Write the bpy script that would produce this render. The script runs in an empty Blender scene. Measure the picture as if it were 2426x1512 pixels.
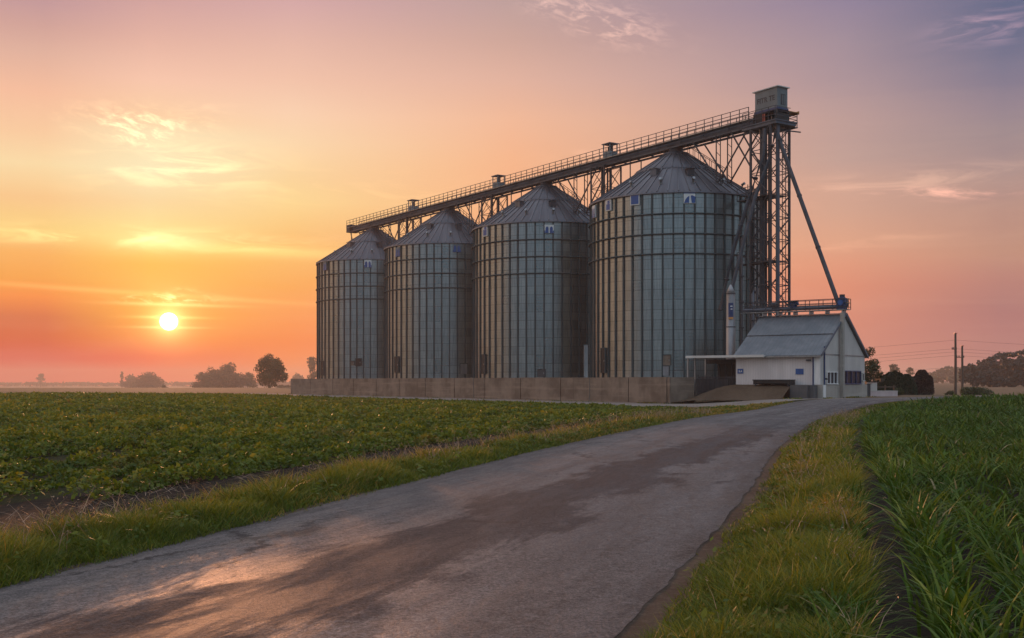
import bpy, math, random
import numpy as np
from mathutils import Vector, Matrix
random.seed(7); rng = np.random.default_rng(11)
S = bpy.context.scene
COL = S.collection
R = math.radians; PI = math.pi
EYE = 1.7; FPX = 2600.0; CX = 1213.0; HY = 903.0      # photo scale used for measuring (2426 px wide)

# ------------------------------------------------------------------ helpers
def img(px, py, Y):
    return Vector(((px-CX)/FPX*Y, Y, EYE+(HY-py)/FPX*Y))
def tag(o, label=None, cat=None, group=None, kind=None):
    if label: o['label'] = label
    if cat: o['category'] = cat
    if group: o['group'] = group
    if kind: o['kind'] = kind
    return o
def thing(name, label, cat, loc=(0,0,0), rotz=0.0, group=None):
    o = bpy.data.objects.new(name, None); COL.objects.link(o)
    o.empty_display_size = 0.5
    o.location = loc; o.rotation_euler = (0,0,rotz)
    return tag(o, label, cat, group)
def copy_tree(o, parent=None):
    c = o.copy(); COL.objects.link(c)
    if parent is not None: c.parent = parent
    for ch in list(o.children): copy_tree(ch, c)
    return c

class MB:
    """collects faces for ONE mesh object"""
    def __init__(s): s.v=[]; s.f=[]; s.m=[]; s.sm=[]
    def add(s, vs, fs, m=0, smooth=False):
        b=len(s.v); s.v.extend([tuple(v) for v in vs])
        for f in fs: s.f.append([b+i for i in f]); s.m.append(m); s.sm.append(smooth)
        return s
    def box(s, x0,x1,y0,y1,z0,z1, m=0, M=None):
        vs=[Vector((x,y,z)) for z in (z0,z1) for y in (y0,y1) for x in (x0,x1)]
        if M is not None: vs=[M@v for v in vs]
        return s.add(vs, [(0,2,3,1),(4,5,7,6),(0,1,5,4),(2,6,7,3),(0,4,6,2),(1,3,7,5)], m)
    def bar(s, a, b, w, h=None, m=0, up=(0,0,1)):
        a=Vector(a); b=Vector(b); h=h or w
        d=(b-a)
        if d.length<1e-6: return s
        d.normalize(); up=Vector(up)
        if abs(d.dot(up))>0.99: up=Vector((1,0,0)) if abs(d.x)<0.9 else Vector((0,1,0))
        r=d.cross(up).normalized(); u=r.cross(d)
        vs=[p+r*sx*w/2+u*sy*h/2 for p in (a,b) for sx,sy in ((-1,-1),(1,-1),(1,1),(-1,1))]
        return s.add(vs,[(3,2,1,0),(4,5,6,7),(0,1,5,4),(1,2,6,5),(2,3,7,6),(3,0,4,7)],m)
    def tube(s, pts, r, n=10, m=0, cap=True):
        pts=[Vector(p) for p in pts]; rs=r if isinstance(r,(list,tuple)) else [r]*len(pts)
        rings=[]
        for i,p in enumerate(pts):
            d=(pts[min(i+1,len(pts)-1)]-pts[max(i-1,0)]).normalized()
            up=Vector((0,0,1)) if abs(d.z)<0.95 else Vector((1,0,0))
            a=d.cross(up).normalized(); b=a.cross(d)
            rings.append([p+(a*math.cos(t)+b*math.sin(t))*rs[i] for t in [2*PI*k/n for k in range(n)]])
        vs=[v for g in rings for v in g]; fs=[]
        for i in range(len(pts)-1):
            for k in range(n):
                fs.append((i*n+k, i*n+(k+1)%n, (i+1)*n+(k+1)%n, (i+1)*n+k))
        s.add(vs,fs,m,True)
        if cap: s.add(rings[0],[tuple(range(n))],m); s.add(rings[-1],[tuple(reversed(range(n)))],m)
        return s
    def lathe(s, prof, n=48, m=0, smooth=True, c=(0,0)):
        vs=[(c[0]+r*math.cos(2*PI*k/n), c[1]+r*math.sin(2*PI*k/n), z) for r,z in prof for k in range(n)]
        fs=[]
        for i in range(len(prof)-1):
            for k in range(n): fs.append((i*n+k,i*n+(k+1)%n,(i+1)*n+(k+1)%n,(i+1)*n+k))
        return s.add(vs,fs,m,smooth)
    def build(s, name, mats, parent=None, loc=None, rotz=None):
        me=bpy.data.meshes.new(name); me.from_pydata(s.v,[],s.f)
        mats = mats if isinstance(mats,(list,tuple)) else [mats]
        for mm in mats: me.materials.append(mm)
        me.polygons.foreach_set('material_index', s.m)
        me.polygons.foreach_set('use_smooth', s.sm)
        me.update()
        o=bpy.data.objects.new(name, me); COL.objects.link(o)
        if parent is not None: o.parent=parent
        if loc is not None: o.location=loc
        if rotz is not None: o.rotation_euler=(0,0,rotz)
        return o

def quad_mesh(name, V, F, mat, tint=None, tint2=None, smooth=False, parent=None):
    V=np.asarray(V,dtype=np.float32).reshape(-1,3); F=np.asarray(F,dtype=np.int32)
    me=bpy.data.meshes.new(name)
    me.vertices.add(len(V)); me.vertices.foreach_set('co', V.ravel())
    me.loops.add(F.size); me.loops.foreach_set('vertex_index', F.ravel())
    me.polygons.add(len(F)); me.polygons.foreach_set('loop_start', np.arange(0,F.size,F.shape[1],dtype=np.int32))
    try: me.polygons.foreach_set('loop_total', np.full(len(F),F.shape[1],dtype=np.int32))
    except Exception: pass
    me.polygons.foreach_set('use_smooth', np.full(len(F), smooth))
    for nm,t in (('tint',tint),('dry',tint2)):
        if t is not None:
            a=me.attributes.new(nm,'FLOAT','POINT'); a.data.foreach_set('value', np.asarray(t,dtype=np.float32).ravel())
    me.materials.append(mat); me.update(calc_edges=True); me.validate()
    o=bpy.data.objects.new(name, me); COL.objects.link(o)
    if parent is not None: o.parent=parent
    return o

def text_mb(txt, size, depth, M, bold=0.0):
    cu=bpy.data.curves.new('lettering','FONT'); cu.body=txt; cu.size=size; cu.extrude=depth; cu.offset=bold
    cu.align_x='CENTER'; cu.align_y='CENTER'; cu.resolution_u=2
    t=bpy.data.objects.new('lettering',cu); COL.objects.link(t)
    me=bpy.data.meshes.new_from_object(t.evaluated_get(bpy.context.evaluated_depsgraph_get()))
    mb=MB(); mb.add([M@v.co for v in me.vertices],[tuple(p.vertices) for p in me.polygons])
    bpy.data.objects.remove(t); bpy.data.curves.remove(cu); bpy.data.meshes.remove(me)
    return mb

# ---------------- noise in numpy
_P = rng.random((64,64))
def vnoise(x,y,seed=0):
    x=np.asarray(x,float)+seed*17.31; y=np.asarray(y,float)+seed*9.77
    xi=np.floor(x).astype(int); yi=np.floor(y).astype(int); fx=x-xi; fy=y-yi
    fx=fx*fx*(3-2*fx); fy=fy*fy*(3-2*fy)
    g=lambda a,b:_P[a%64,b%64]
    return (g(xi,yi)*(1-fx)+g(xi+1,yi)*fx)*(1-fy)+(g(xi,yi+1)*(1-fx)+g(xi+1,yi+1)*fx)*fy
def fbm(x,y,seed=0,o=3):
    a=0;w=.5;t=0
    for i in range(o):
        a=a+w*vnoise(np.asarray(x)*2**i,np.asarray(y)*2**i,seed+i*3); t+=w; w*=.5
    return a/t
def sst(x,a,b):
    t=np.clip((np.asarray(x,float)-a)/(b-a),0,1); return t*t*(3-2*t)
PAD=0.44
def gz(x,y):
    return PAD*sst(x,12,20)*sst(y,50,70)*(1-sst(y,98,122))-8.0*sst(y,146,1500)*(1-sst(x,-15,25))

# ------------------------------------------------------------------ materials
def new_mat(name):
    m=bpy.data.materials.new(name); m.use_nodes=True
    nt=m.node_tree; return m, nt, nt.nodes['Principled BSDF']
class NT:
    def __init__(s, nt): s.nt=nt
    def n(s, t, **k):
        x=s.nt.nodes.new(t)
        for a,b in k.items(): setattr(x,a,b)
        return x
    def link(s,a,b): s.nt.links.new(a,b)
    def inp(s,sock,v):
        if v is None: return
        if isinstance(v,bpy.types.NodeSocket): s.nt.links.new(v,sock)
        else: sock.default_value=v
    def math(s,op,a,b=None,c=None,clamp=False):
        x=s.n('ShaderNodeMath',operation=op); x.use_clamp=clamp
        s.inp(x.inputs[0],a); s.inp(x.inputs[1],b)
        if c is not None: s.inp(x.inputs[2],c)
        return x.outputs[0]
    def mr(s,v,a,b,c=0.0,d=1.0,smooth=True):
        x=s.n('ShaderNodeMapRange'); x.interpolation_type='SMOOTHSTEP' if smooth else 'LINEAR'; x.clamp=True
        s.inp(x.inputs['Value'],v)
        for k,q in (('From Min',a),('From Max',b),('To Min',c),('To Max',d)): s.inp(x.inputs[k],q)
        return x.outputs['Result']
    def mix(s,f,a,b,blend='MIX'):
        x=s.n('ShaderNodeMix',data_type='RGBA',blend_type=blend); x.clamp_factor=True
        s.inp(x.inputs[0],f)
        s.inp(x.inputs[6],tuple(a)+(1,) if isinstance(a,(tuple,list)) and len(a)==3 else a)
        s.inp(x.inputs[7],tuple(b)+(1,) if isinstance(b,(tuple,list)) and len(b)==3 else b)
        return x.outputs[2]
    def noise(s,vec,scale,detail=3,rough=.55,dist=0,dims='3D'):
        x=s.n('ShaderNodeTexNoise'); x.noise_dimensions=dims
        if vec is not None: s.link(vec,x.inputs['Vector'])
        x.inputs['Scale'].default_value=scale; x.inputs['Detail'].default_value=detail
        x.inputs['Roughness'].default_value=rough; x.inputs['Distortion'].default_value=dist
        return x.outputs['Fac']
    def comb(s,a,b,c=0.0):
        x=s.n('ShaderNodeCombineXYZ'); s.inp(x.inputs[0],a); s.inp(x.inputs[1],b); s.inp(x.inputs[2],c); return x.outputs[0]
    def sep(s,v):
        x=s.n('ShaderNodeSeparateXYZ'); s.link(v,x.inputs[0]); return x.outputs
    def mapping(s,v,sc=(1,1,1)):
        x=s.n('ShaderNodeMapping'); s.link(v,x.inputs[0]); x.inputs['Scale'].default_value=sc; return x.outputs[0]
    def obj(s): return s.n('ShaderNodeTexCoord').outputs['Object']
    def geo(s): return s.n('ShaderNodeNewGeometry').outputs['Position']
    def attr(s,name):
        return s.n('ShaderNodeAttribute',attribute_name=name).outputs
    def bump(s,h,strength,dist,b):
        x=s.n('ShaderNodeBump'); x.inputs['Strength'].default_value=strength; x.inputs['Distance'].default_value=dist
        s.link(h,x.inputs['Height']); s.link(x.outputs[0],b.inputs['Normal'])

def weathered(name, c1, c2, rough=.6, metal=0.0, scale=1.2, stretch=(1,1,.25), spec=.4, bump=0.0, rust=None, contrast=(.3,.7)):
    m,nt,b=new_mat(name); T=NT(nt); p=T.obj()
    n1=T.noise(T.mapping(p,stretch),scale,5,.65)
    c=T.mix(T.mr(n1,contrast[0],contrast[1]),c1,c2)
    if rust:
        n2=T.noise(T.mapping(p,(1,1,.35)),scale*1.9,6,.7)
        c=T.mix(T.mr(n2,.60,.78,0,.75),c,rust)
    T.link(c,b.inputs['Base Color'])
    n3=T.noise(p,scale*6,3,.6)
    T.link(T.math('MULTIPLY_ADD',n3,.25,rough-.12),b.inputs['Roughness'])
    b.inputs['Metallic'].default_value=metal; b.inputs['Specular IOR Level'].default_value=spec
    if bump: T.bump(n3,bump,.02,b)
    return m

M={}
M['steel_dark']=weathered('dark_painted_steel',(.030,.035,.044),(.066,.070,.085),.6,.2,1.5,rust=(.10,.055,.045))
M['steel_blue']=weathered('blue_grey_steel',(.075,.09,.12),(.14,.155,.185),.6,.2,.9)
M['galv']=weathered('galvanised_steel',(.22,.23,.24),(.36,.37,.37),.42,.8,2)
M['galv_light']=weathered('bright_galvanised',(.22,.22,.235),(.34,.33,.33),.45,.6,1.6)
M['cream']=weathered('cream_panel',(.52,.50,.47),(.62,.60,.56),.6,0,1)
M['house_grey']=weathered('grey_sheet_cladding',(.125,.15,.16),(.175,.20,.21),.6,.1,1.2)
M['black']=weathered('black_interior',(.012,.012,.014),(.03,.03,.032),.6,0,2)
M['blue']=weathered('blue_enamel',(.020,.075,.24),(.028,.095,.29),.4,0,3)
M['blue_dark']=weathered('dark_blue_paint',(.02,.04,.12),(.035,.06,.15),.45,.1,3)
M['white']=weathered('white_enamel',(.62,.62,.60),(.75,.74,.72),.45,0,3)
M['red']=weathered('rusty_red_paint',(.28,.05,.03),(.38,.085,.05),.5,0,3)
M['orange']=weathered('orange_edge',(.45,.20,.07),(.55,.27,.10),.5,0,3)
M['letter']=weathered('dark_lettering_paint',(.04,.035,.04),(.07,.06,.065),.6,0,3)
M['wood_pole']=weathered('weathered_pole_wood',(.085,.060,.045),(.14,.10,.075),.8,0,3,(3,3,.15))
M['bark']=weathered('bark',(.05,.038,.028),(.09,.068,.05),.9,0,6,(2,2,.4),bump=.3)
M['pink_wall']=weathered('pale_painted_masonry',(.55,.44,.44),(.66,.54,.53),.75,0,1.5)

def concrete(name,c1,c2,joint=0.0,x0=0.0):
    m,nt,b=new_mat(name); T=NT(nt); p=T.obj()
    n1=T.noise(T.mapping(p,(1,1,1)),.55,6,.65)
    c=T.mix(T.mr(n1,.3,.72),c1,c2)
    streak=T.noise(T.mapping(p,(1.6,1.6,.08)),1.5,5,.65)
    c=T.mix(T.mr(streak,.52,.72,0,.6),c,tuple(q*.62 for q in c1))
    band=T.noise(T.mapping(p,(.12,.12,2.2)),1.1,4,.6)
    c=T.mix(T.mr(band,.50,.66,0,.45),c,tuple(q*1.22 for q in c2))
    n4=T.noise(p,9,4,.7)
    c=T.mix(T.mr(n4,.58,.75,0,.35),c,(.10,.085,.07))
    T.link(c,b.inputs['Base Color']); b.inputs['Roughness'].default_value=.85
    T.bump(n4,.25,.02,b)
    return m
M['concrete']=concrete('stained_concrete',(.125,.092,.068),(.255,.196,.150))
M['concrete_grey']=concrete('grey_concrete',(.070,.070,.074),(.115,.112,.112))
M['wainscot']=concrete('pale_concrete',(.31,.28,.245),(.38,.345,.30))

def silo_metal():
    m,nt,b=new_mat('silo_galvanised_sheet'); T=NT(nt); p=T.obj(); x,y,z=T.sep(p)
    ang=T.math('ARCTAN2',y,x)
    ia=T.math('FLOOR',T.math('MULTIPLY',ang,54/(2*PI)))
    iz=T.math('FLOOR',T.math('MULTIPLY',z,1/.86))
    w=T.n('ShaderNodeTexWhiteNoise',noise_dimensions='3D'); T.link(T.comb(ia,iz,3.3),w.inputs['Vector'])
    w2=T.n('ShaderNodeTexWhiteNoise',noise_dimensions='2D'); T.link(T.comb(ia,1.7),w2.inputs['Vector'])
    pan=T.math('ADD',T.math('MULTIPLY',w.outputs['Value'],.55),T.math('MULTIPLY',w2.outputs['Value'],.45))
    st=T.noise(T.comb(T.math('MULTIPLY',ang,60.0),T.math('MULTIPLY',z,.5),0.0),1.0,4,.6)
    c=T.mix(pan,(.190,.232,.240),(.320,.362,.362))
    c=T.mix(T.mr(st,.42,.72,0,.55),c,(.11,.135,.142))
    # seam line between sheet rings
    fz=T.math('FRACT',T.math('MULTIPLY',z,1/.86))
    seam=T.math('LESS_THAN',fz,.055)
    c=T.mix(T.math('MULTIPLY',seam,.55),c,(.08,.085,.09))
    # fine corrugation tone
    fc=T.math('SINE',T.math('MULTIPLY',z,2*PI/.2867))
    c=T.mix(T.mr(fc,.2,1.0,0,.10),c,(.14,.15,.155))
    # dirt near the foot
    d=T.noise(p,.9,5,.65)
    c=T.mix(T.math('MULTIPLY',T.mr(z,4.5,0.2,0,.6),T.mr(d,.4,.7)),c,(.20,.165,.135))
    T.link(c,b.inputs['Base Color'])
    b.inputs['Metallic'].default_value=.90
    T.link(T.math('MULTIPLY_ADD',pan,.14,.25),b.inputs['Roughness'])
    T.bump(fc,.10,.01,b)
    return m
M['silo']=silo_metal()
M['rib']=weathered('dark_stiffener_steel',(.034,.052,.057),(.062,.084,.090),.75,.05,1.2)
def roof_metal():
    m,nt,b=new_mat('silo_roof_sheet'); T=NT(nt); p=T.obj(); x,y,z=T.sep(p)
    ang=T.math('ARCTAN2',y,x); ia=T.math('FLOOR',T.math('MULTIPLY',ang,54/(2*PI)))
    w=T.n('ShaderNodeTexWhiteNoise',noise_dimensions='2D'); T.link(T.comb(ia,.5),w.inputs['Vector'])
    rad=T.math('SQRT',T.math('ADD',T.math('MULTIPLY',x,x),T.math('MULTIPLY',y,y)))
    st=T.noise(T.comb(T.math('MULTIPLY',ang,26.0),T.math('MULTIPLY',rad,.35),2.0),1.0,5,.65)
    c=T.mix(w.outputs['Value'],(.085,.088,.105),(.145,.145,.16))
    c=T.mix(T.mr(st,.45,.72,0,.5),c,(.075,.07,.08))
    T.link(c,b.inputs['Base Color']); b.inputs['Metallic'].default_value=.6; b.inputs['Roughness'].default_value=.45
    return m
M['silo_roof']=roof_metal()
def ribbed(name,c1,c2,axis,pitch,metal=0.0,rough=.5,depth=.02):
    m,nt,b=new_mat(name); T=NT(nt); p=T.obj(); o=T.sep(p)
    f=T.math('FRACT',T.math('MULTIPLY',o[axis],1/pitch))
    rib=T.mr(T.math('ABSOLUTE',T.math('SUBTRACT',f,.5)),.34,.44)
    n1=T.noise(T.mapping(p,(1,1,.3)),1.1,5,.65)
    c=T.mix(T.mr(n1,.35,.7),c1,c2)
    st=T.noise(T.mapping(p,(2.5,2.5,.2)),1.3,5,.7)
    c=T.mix(T.mr(st,.55,.75,0,.3),c,tuple(q*.55 for q in c1))
    c=T.mix(T.math('MULTIPLY',rib,.18),c,tuple(q*.5 for q in c1))
    T.link(c,b.inputs['Base Color']); b.inputs['Metallic'].default_value=metal; b.inputs['Roughness'].default_value=rough
    T.bump(rib,.6,depth,b)
    return m
M['side_clad']=ribbed('white_ribbed_cladding',(.60,.555,.54),(.70,.655,.635),0,.19,0,.55)
M['gable_clad']=ribbed('gable_cladding',(.47,.445,.415),(.56,.53,.49),1,.24,0,.6)
M['shed_roof']=ribbed('grey_roof_sheet',(.13,.15,.17),(.19,.205,.22),0,.30,.25,.45,.03)

def glass():
    m,nt,b=new_mat('dark_window_glass'); b.inputs['Base Color'].default_value=(.010,.018,.035,1)
    b.inputs['Roughness'].default_value=.25; b.inputs['Specular IOR Level'].default_value=.08
    return m
M['glass']=glass()

def leaf_mat(name, dark, light, yellow, dryc, transl=.35, rough=.5, spec=.25):
    m,nt,b=new_mat(name); T=NT(nt)
    t=T.attr('tint')['Fac']; d=T.attr('dry')['Fac']
    c=T.mix(T.mr(t,0,.6,smooth=False),dark,light); c=T.mix(T.mr(t,.6,1.0,smooth=False),c,yellow)
    c=T.mix(d,c,dryc)
    T.link(c,b.inputs['Base Color']); b.inputs['Roughness'].default_value=rough; b.inputs['Specular IOR Level'].default_value=spec
    tr=T.n('ShaderNodeBsdfTranslucent'); T.link(T.mix(1.0,c,(1.0,.95,.55),'MULTIPLY'),tr.inputs['Color'])
    mx=T.n('ShaderNodeMixShader'); mx.inputs[0].default_value=transl
    T.link(b.outputs[0],mx.inputs[1]); T.link(tr.outputs[0],mx.inputs[2])
    T.link(mx.outputs[0],nt.nodes['Material Output'].inputs['Surface'])
    return m
M['bean']=leaf_mat('low_crop_leaf',(.055,.090,.011),(.140,.185,.018),(.30,.25,.025),(.22,.14,.05),.40)
M['grass']=leaf_mat('verge_grass_blade',(.026,.068,.008),(.098,.158,.014),(.265,.235,.017),(.47,.27,.065),.37)
M['cereal']=leaf_mat('cereal_blade',(.028,.074,.008),(.080,.155,.014),(.21,.25,.035),(.40,.30,.17),.30,.5,.13)
M['straw']=leaf_mat('dry_straw',(.22,.15,.10),(.33,.23,.16),(.42,.30,.20),(.3,.2,.1),.2)
M['tree_leaf']=leaf_mat('tree_leaf',(.030,.042,.014),(.050,.066,.020),(.080,.085,.026),(.10,.06,.03),.25)
M['hedge_leaf']=leaf_mat('hedge_leaf',(.014,.024,.010),(.025,.038,.014),(.04,.045,.018),(.08,.05,.03),.15)
M['wood_leaf']=leaf_mat('distant_wood_leaf',(.010,.020,.018),(.018,.030,.024),(.028,.040,.028),(.05,.04,.03),.1)
M['copper_leaf']=leaf_mat('dark_red_leaf',(.028,.013,.012),(.05,.022,.018),(.07,.032,.024),(.08,.05,.03),.15)

def asphalt():
    m,nt,b=new_mat('worn_asphalt'); T=NT(nt); p=T.geo()
    uv=T.n('ShaderNodeUVMap'); uv.uv_map='UVMap'; u,v,_=T.sep(uv.outputs[0])
    big=T.noise(T.comb(T.math('MULTIPLY',u,.9),T.math('MULTIPLY',v,.10),0.0),1.0,6,.62,.6)
    mid=T.noise(p,1.3,6,.7)
    fine=T.noise(p,42,4,.8)
    grit=T.noise(p,12,5,.8)
    c=T.mix(T.mr(big,.35,.65),(.092,.081,.078),(.132,.118,.113))
    # the long dark worn band drifting from the middle to the right lane
    cen=T.mr(v,8.0,34.0,-.10,1.35,smooth=False)
    wob=T.math('MULTIPLY',T.math('SUBTRACT',T.noise(T.comb(0.0,T.math('MULTIPLY',v,.35),4.0),1.0,4,.6),.5),2.2)
    dist=T.math('ABSOLUTE',T.math('SUBTRACT',u,T.math('ADD',cen,wob)))
    strk=T.noise(T.comb(T.math('MULTIPLY',u,2.4),T.math('MULTIPLY',v,.45),11.0),1.0,6,.7,.4)
    edge=T.math('ADD',dist,T.math('MULTIPLY',T.math('SUBTRACT',strk,.5),1.7))
    dark=T.math('MULTIPLY',T.mr(edge,.95,.55),T.mr(v,50,30,.2,1))
    c=T.mix(T.math('MULTIPLY',dark,.92),c,(.036,.037,.041))
    d2=T.noise(T.comb(T.math('MULTIPLY',u,1.5),T.math('MULTIPLY',v,.22),7.0),1.0,6,.7,.8)
    c=T.mix(T.mr(d2,.56,.72,0,.55),c,(.075,.065,.062))
    au=T.math('ABSOLUTE',u)
    c=T.mix(T.mr(T.math('ADD',au,T.math('MULTIPLY',T.math('SUBTRACT',mid,.5),.7)),2.25,2.75,0,.7),c,(.065,.056,.052))
    vo=T.n('ShaderNodeTexVoronoi',feature='DISTANCE_TO_EDGE'); T.link(T.comb(T.math('ADD',T.math('MULTIPLY',u,.42),T.math('MULTIPLY',mid,.5)),T.math('MULTIPLY_ADD',v,.13,T.math('MULTIPLY',grit,.05)),0.0),vo.inputs['Vector']); vo.inputs['Scale'].default_value=1.0
    crack=T.math('MULTIPLY',T.mr(vo.outputs['Distance'],.016,.004),T.mr(big,.47,.58))
    c=T.mix(T.math('MULTIPLY',crack,.75),c,(.018,.016,.016))
    trk=T.mr(T.math('ABSOLUTE',T.math('SUBTRACT',T.math('ABSOLUTE',T.math('ADD',u,.15)),1.15)),.55,.15,1.0,1.18)
    g1=T.math('MULTIPLY',T.mr(fine,.34,.66,.45,1.5),T.math('MULTIPLY',T.mr(grit,.36,.64,.74,1.25),trk))
    gc=T.n('ShaderNodeCombineColor'); [T.link(g1,gc.inputs[q]) for q in range(3)]
    c=T.mix(1.0,c,gc.outputs[0],'MULTIPLY')
    T.link(c,b.inputs['Base Color'])
    T.link(T.math('ADD',T.mr(strk,.36,.62,.86,.54),T.math('MULTIPLY',dark,.12),clamp=True),b.inputs['Roughness'])
    b.inputs['Specular IOR Level'].default_value=.20
    h=T.math('ADD',T.math('MULTIPLY',fine,.5),T.math('ADD',T.math('MULTIPLY',grit,.7),T.math('MULTIPLY',mid,1.5)))
    T.bump(h,.85,.03,b)
    return m
M['asphalt']=asphalt()
def soil(name,c1,c2,c3,scale=1.0,bump=.5):
    m,nt,b=new_mat(name); T=NT(nt); p=T.geo()
    n1=T.noise(p,.35*scale,6,.65); n2=T.noise(p,6*scale,5,.7); n3=T.noise(p,32*scale,3,.7)
    c=T.mix(T.mr(n1,.35,.65),c1,c2); c=T.mix(T.mr(n2,.45,.75,0,.7),c,c3); c=T.mix(T.mr(n3,.3,.7,.25,0),c,(.01,.008,.006))
    T.link(c,b.inputs['Base Color']); b.inputs['Roughness'].default_value=.95; b.inputs['Specular IOR Level'].default_value=.1
    T.bump(T.math('ADD',n2,n3),bump,.05,b)
    return m
M['field_far']=soil('pale_stubble_ground',(.155,.105,.065),(.20,.14,.085),(.14,.11,.055),.5)
M['soil_dark']=soil('dark_soil',(.020,.015,.012),(.034,.025,.019),(.060,.045,.034))
M['soil_green']=soil('soil_under_crop',(.030,.030,.012),(.042,.044,.016),(.030,.022,.014))
M['dirt']=soil('gravelly_dirt',(.085,.060,.045),(.135,.100,.076),(.19,.15,.12),1.6,.9)
M['gravel']=soil('pale_gravel',(.24,.20,.175),(.31,.265,.23),(.20,.16,.13))
M['bank']=soil('brown_earth_bank',(.085,.058,.038),(.125,.088,.060),(.16,.115,.082))

# ------------------------------------------------------------------ road centre line
ctrl=[(-9.2,-20),(-6.2,-8),(-4.0,0),(-1.93,7.26),(-.56,12),(1.3,18.65),(3.75,27.3),(7.1,37.8),(10.2,47),(13.3,54.8),(17.3,63),(22.4,70.6),(28.8,77.8),(37,86),(48,96),(75,118),(140,168)]
def catmull(P,n=24):
    out=[]
    P=[np.array(p,float) for p in P]; P=[2*P[0]-P[1]]+P+[2*P[-1]-P[-2]]
    for i in range(1,len(P)-2):
        for k in range(n):
            t=k/n; a,b,c,d=P[i-1:i+3]
            out.append(.5*((2*b)+(-a+c)*t+(2*a-5*b+4*c-d)*t*t+(-a+3*b-3*c+d)*t**3))
    out.append(P[-2]); return np.array(out)
CL=catmull(ctrl)
dCL=np.gradient(CL,axis=0); dCL/=np.linalg.norm(dCL,axis=1)[:,None]
NR=np.stack([dCL[:,1],-dCL[:,0]],1)                       # to the right of travel
SL=np.concatenate([[0],np.cumsum(np.linalg.norm(np.diff(CL,axis=0),axis=1))])
SL-=SL[np.argmin(np.abs(CL[:,1]))]                       # arc length 0 beside the camera
def slim(s): return .25*(1-sst(s,5,20))
def road_so(x,y):
    """arc length and signed offset from the centre line"""
    x=np.asarray(x,float); y=np.asarray(y,float); s=np.empty_like(x); o=np.empty_like(x)
    C2=CL[::2]; N2=NR[::2]; S2=SL[::2]; D2=dCL[::2]
    for i in range(0,len(x),20000):
        dx=x[i:i+20000,None]-C2[None,:,0]; dy=y[i:i+20000,None]-C2[None,:,1]
        k=np.argmin(dx*dx+dy*dy,axis=1); r=np.arange(len(k))
        o[i:i+20000]=dx[r,k]*N2[k,0]+dy[r,k]*N2[k,1]
        s[i:i+20000]=S2[k]+dx[r,k]*D2[k,0]+dy[r,k]*D2[k,1]
    return s,o+np.sign(o)*slim(s)
def ribbon(name,mat,o0,o1,zoff,cols=2,s0=-18,s1=175,wob=(0,0),camber=0.0):
    idx=[i for i in range(len(CL)) if s0<=SL[i]<=s1]
    # resample finely along s
    ss=np.arange(SL[idx[0]],SL[idx[-1]],.12 if cols>6 else .35)
    cx=np.interp(ss,SL,CL[:,0]); cy=np.interp(ss,SL,CL[:,1]); nx=np.interp(ss,SL,NR[:,0]); ny=np.interp(ss,SL,NR[:,1])
    V=[];UV=[]
    for j in range(cols+1):
        t=j/cols; o=o0+(o1-o0)*t+np.zeros_like(ss)
        if j==0: o=o+wob[0]*(fbm(ss*2.6,ss*0+o0,5,4)-.5)*2
        if j==cols: o=o+wob[1]*(fbm(ss*2.6,ss*0+o1,9,4)-.5)*2
        o=np.sign(o)*np.maximum(0,np.abs(o)-slim(ss)*np.clip(np.abs(o)/2.0,0,1))
        x=cx+nx*o; y=cy+ny*o
        z=gz(x,y)+zoff+camber*(1-(2*t-1)**2)
        V.append(np.stack([x,y,z],1)); UV.append(np.stack([o,ss],1))
    V=np.stack(V,1); UV=np.stack(UV,1); n=len(ss); c=cols+1
    i=np.arange(n-1)[:,None]*c; j=np.arange(cols)[None,:]
    F=np.stack([i+j,i+j+1,i+c+j+1,i+c+j],-1).reshape(-1,4)
    o=quad_mesh(name,V.reshape(-1,3),F,mat,smooth=True)
    uvl=o.data.uv_layers.new(name='UVMap'); li=np.empty(len(o.data.loops),dtype=np.int32); o.data.loops.foreach_get('vertex_index',li)
    uvl.data.foreach_set('uv',UV.reshape(-1,2)[li].astype(np.float32).ravel())
    return o

# ------------------------------------------------------------------ ground sheets
def grid_sheet(name,mat,xs,ys,zf):
    X,Y=np.meshgrid(xs,ys); Z=zf(X,Y); V=np.stack([X,Y,Z],-1).reshape(-1,3); c=len(xs)
    i=np.arange(len(ys)-1)[:,None]*c; j=np.arange(c-1)[None,:]
    F=np.stack([i+j,i+j+1,i+c+j+1,i+c+j],-1).reshape(-1,4)
    return quad_mesh(name,V,F,mat,smooth=True)
xs=np.concatenate([[-2300,-1200,-700,-400,-250,-140,-100,-70],np.arange(-50,8,4),np.arange(8,30,1),np.arange(30,120,5),[140,180,260,400,700,1100,2300]])
ys=np.concatenate([[-400,-150,-60,-20],np.arange(-10,46,4),np.arange(46,126,1.5),np.arange(130,200,10),[220,250,300,350,400,450,500,550,600,650,700,800,900,1000,1100,1200,1350,1500,2300]])
g=grid_sheet('ground',M['field_far'],xs,ys,gz); tag(g,kind='structure')
rd=ribbon('road',M['asphalt'],-2.75,2.75,.034,10,wob=(.05,.055),camber=.06); tag(rd,kind='structure')
sh=ribbon('dirt_shoulder',M['dirt'],-2.88,3.04,.030,8,wob=(.10,.12),camber=.004); tag(sh,kind='structure')

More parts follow.
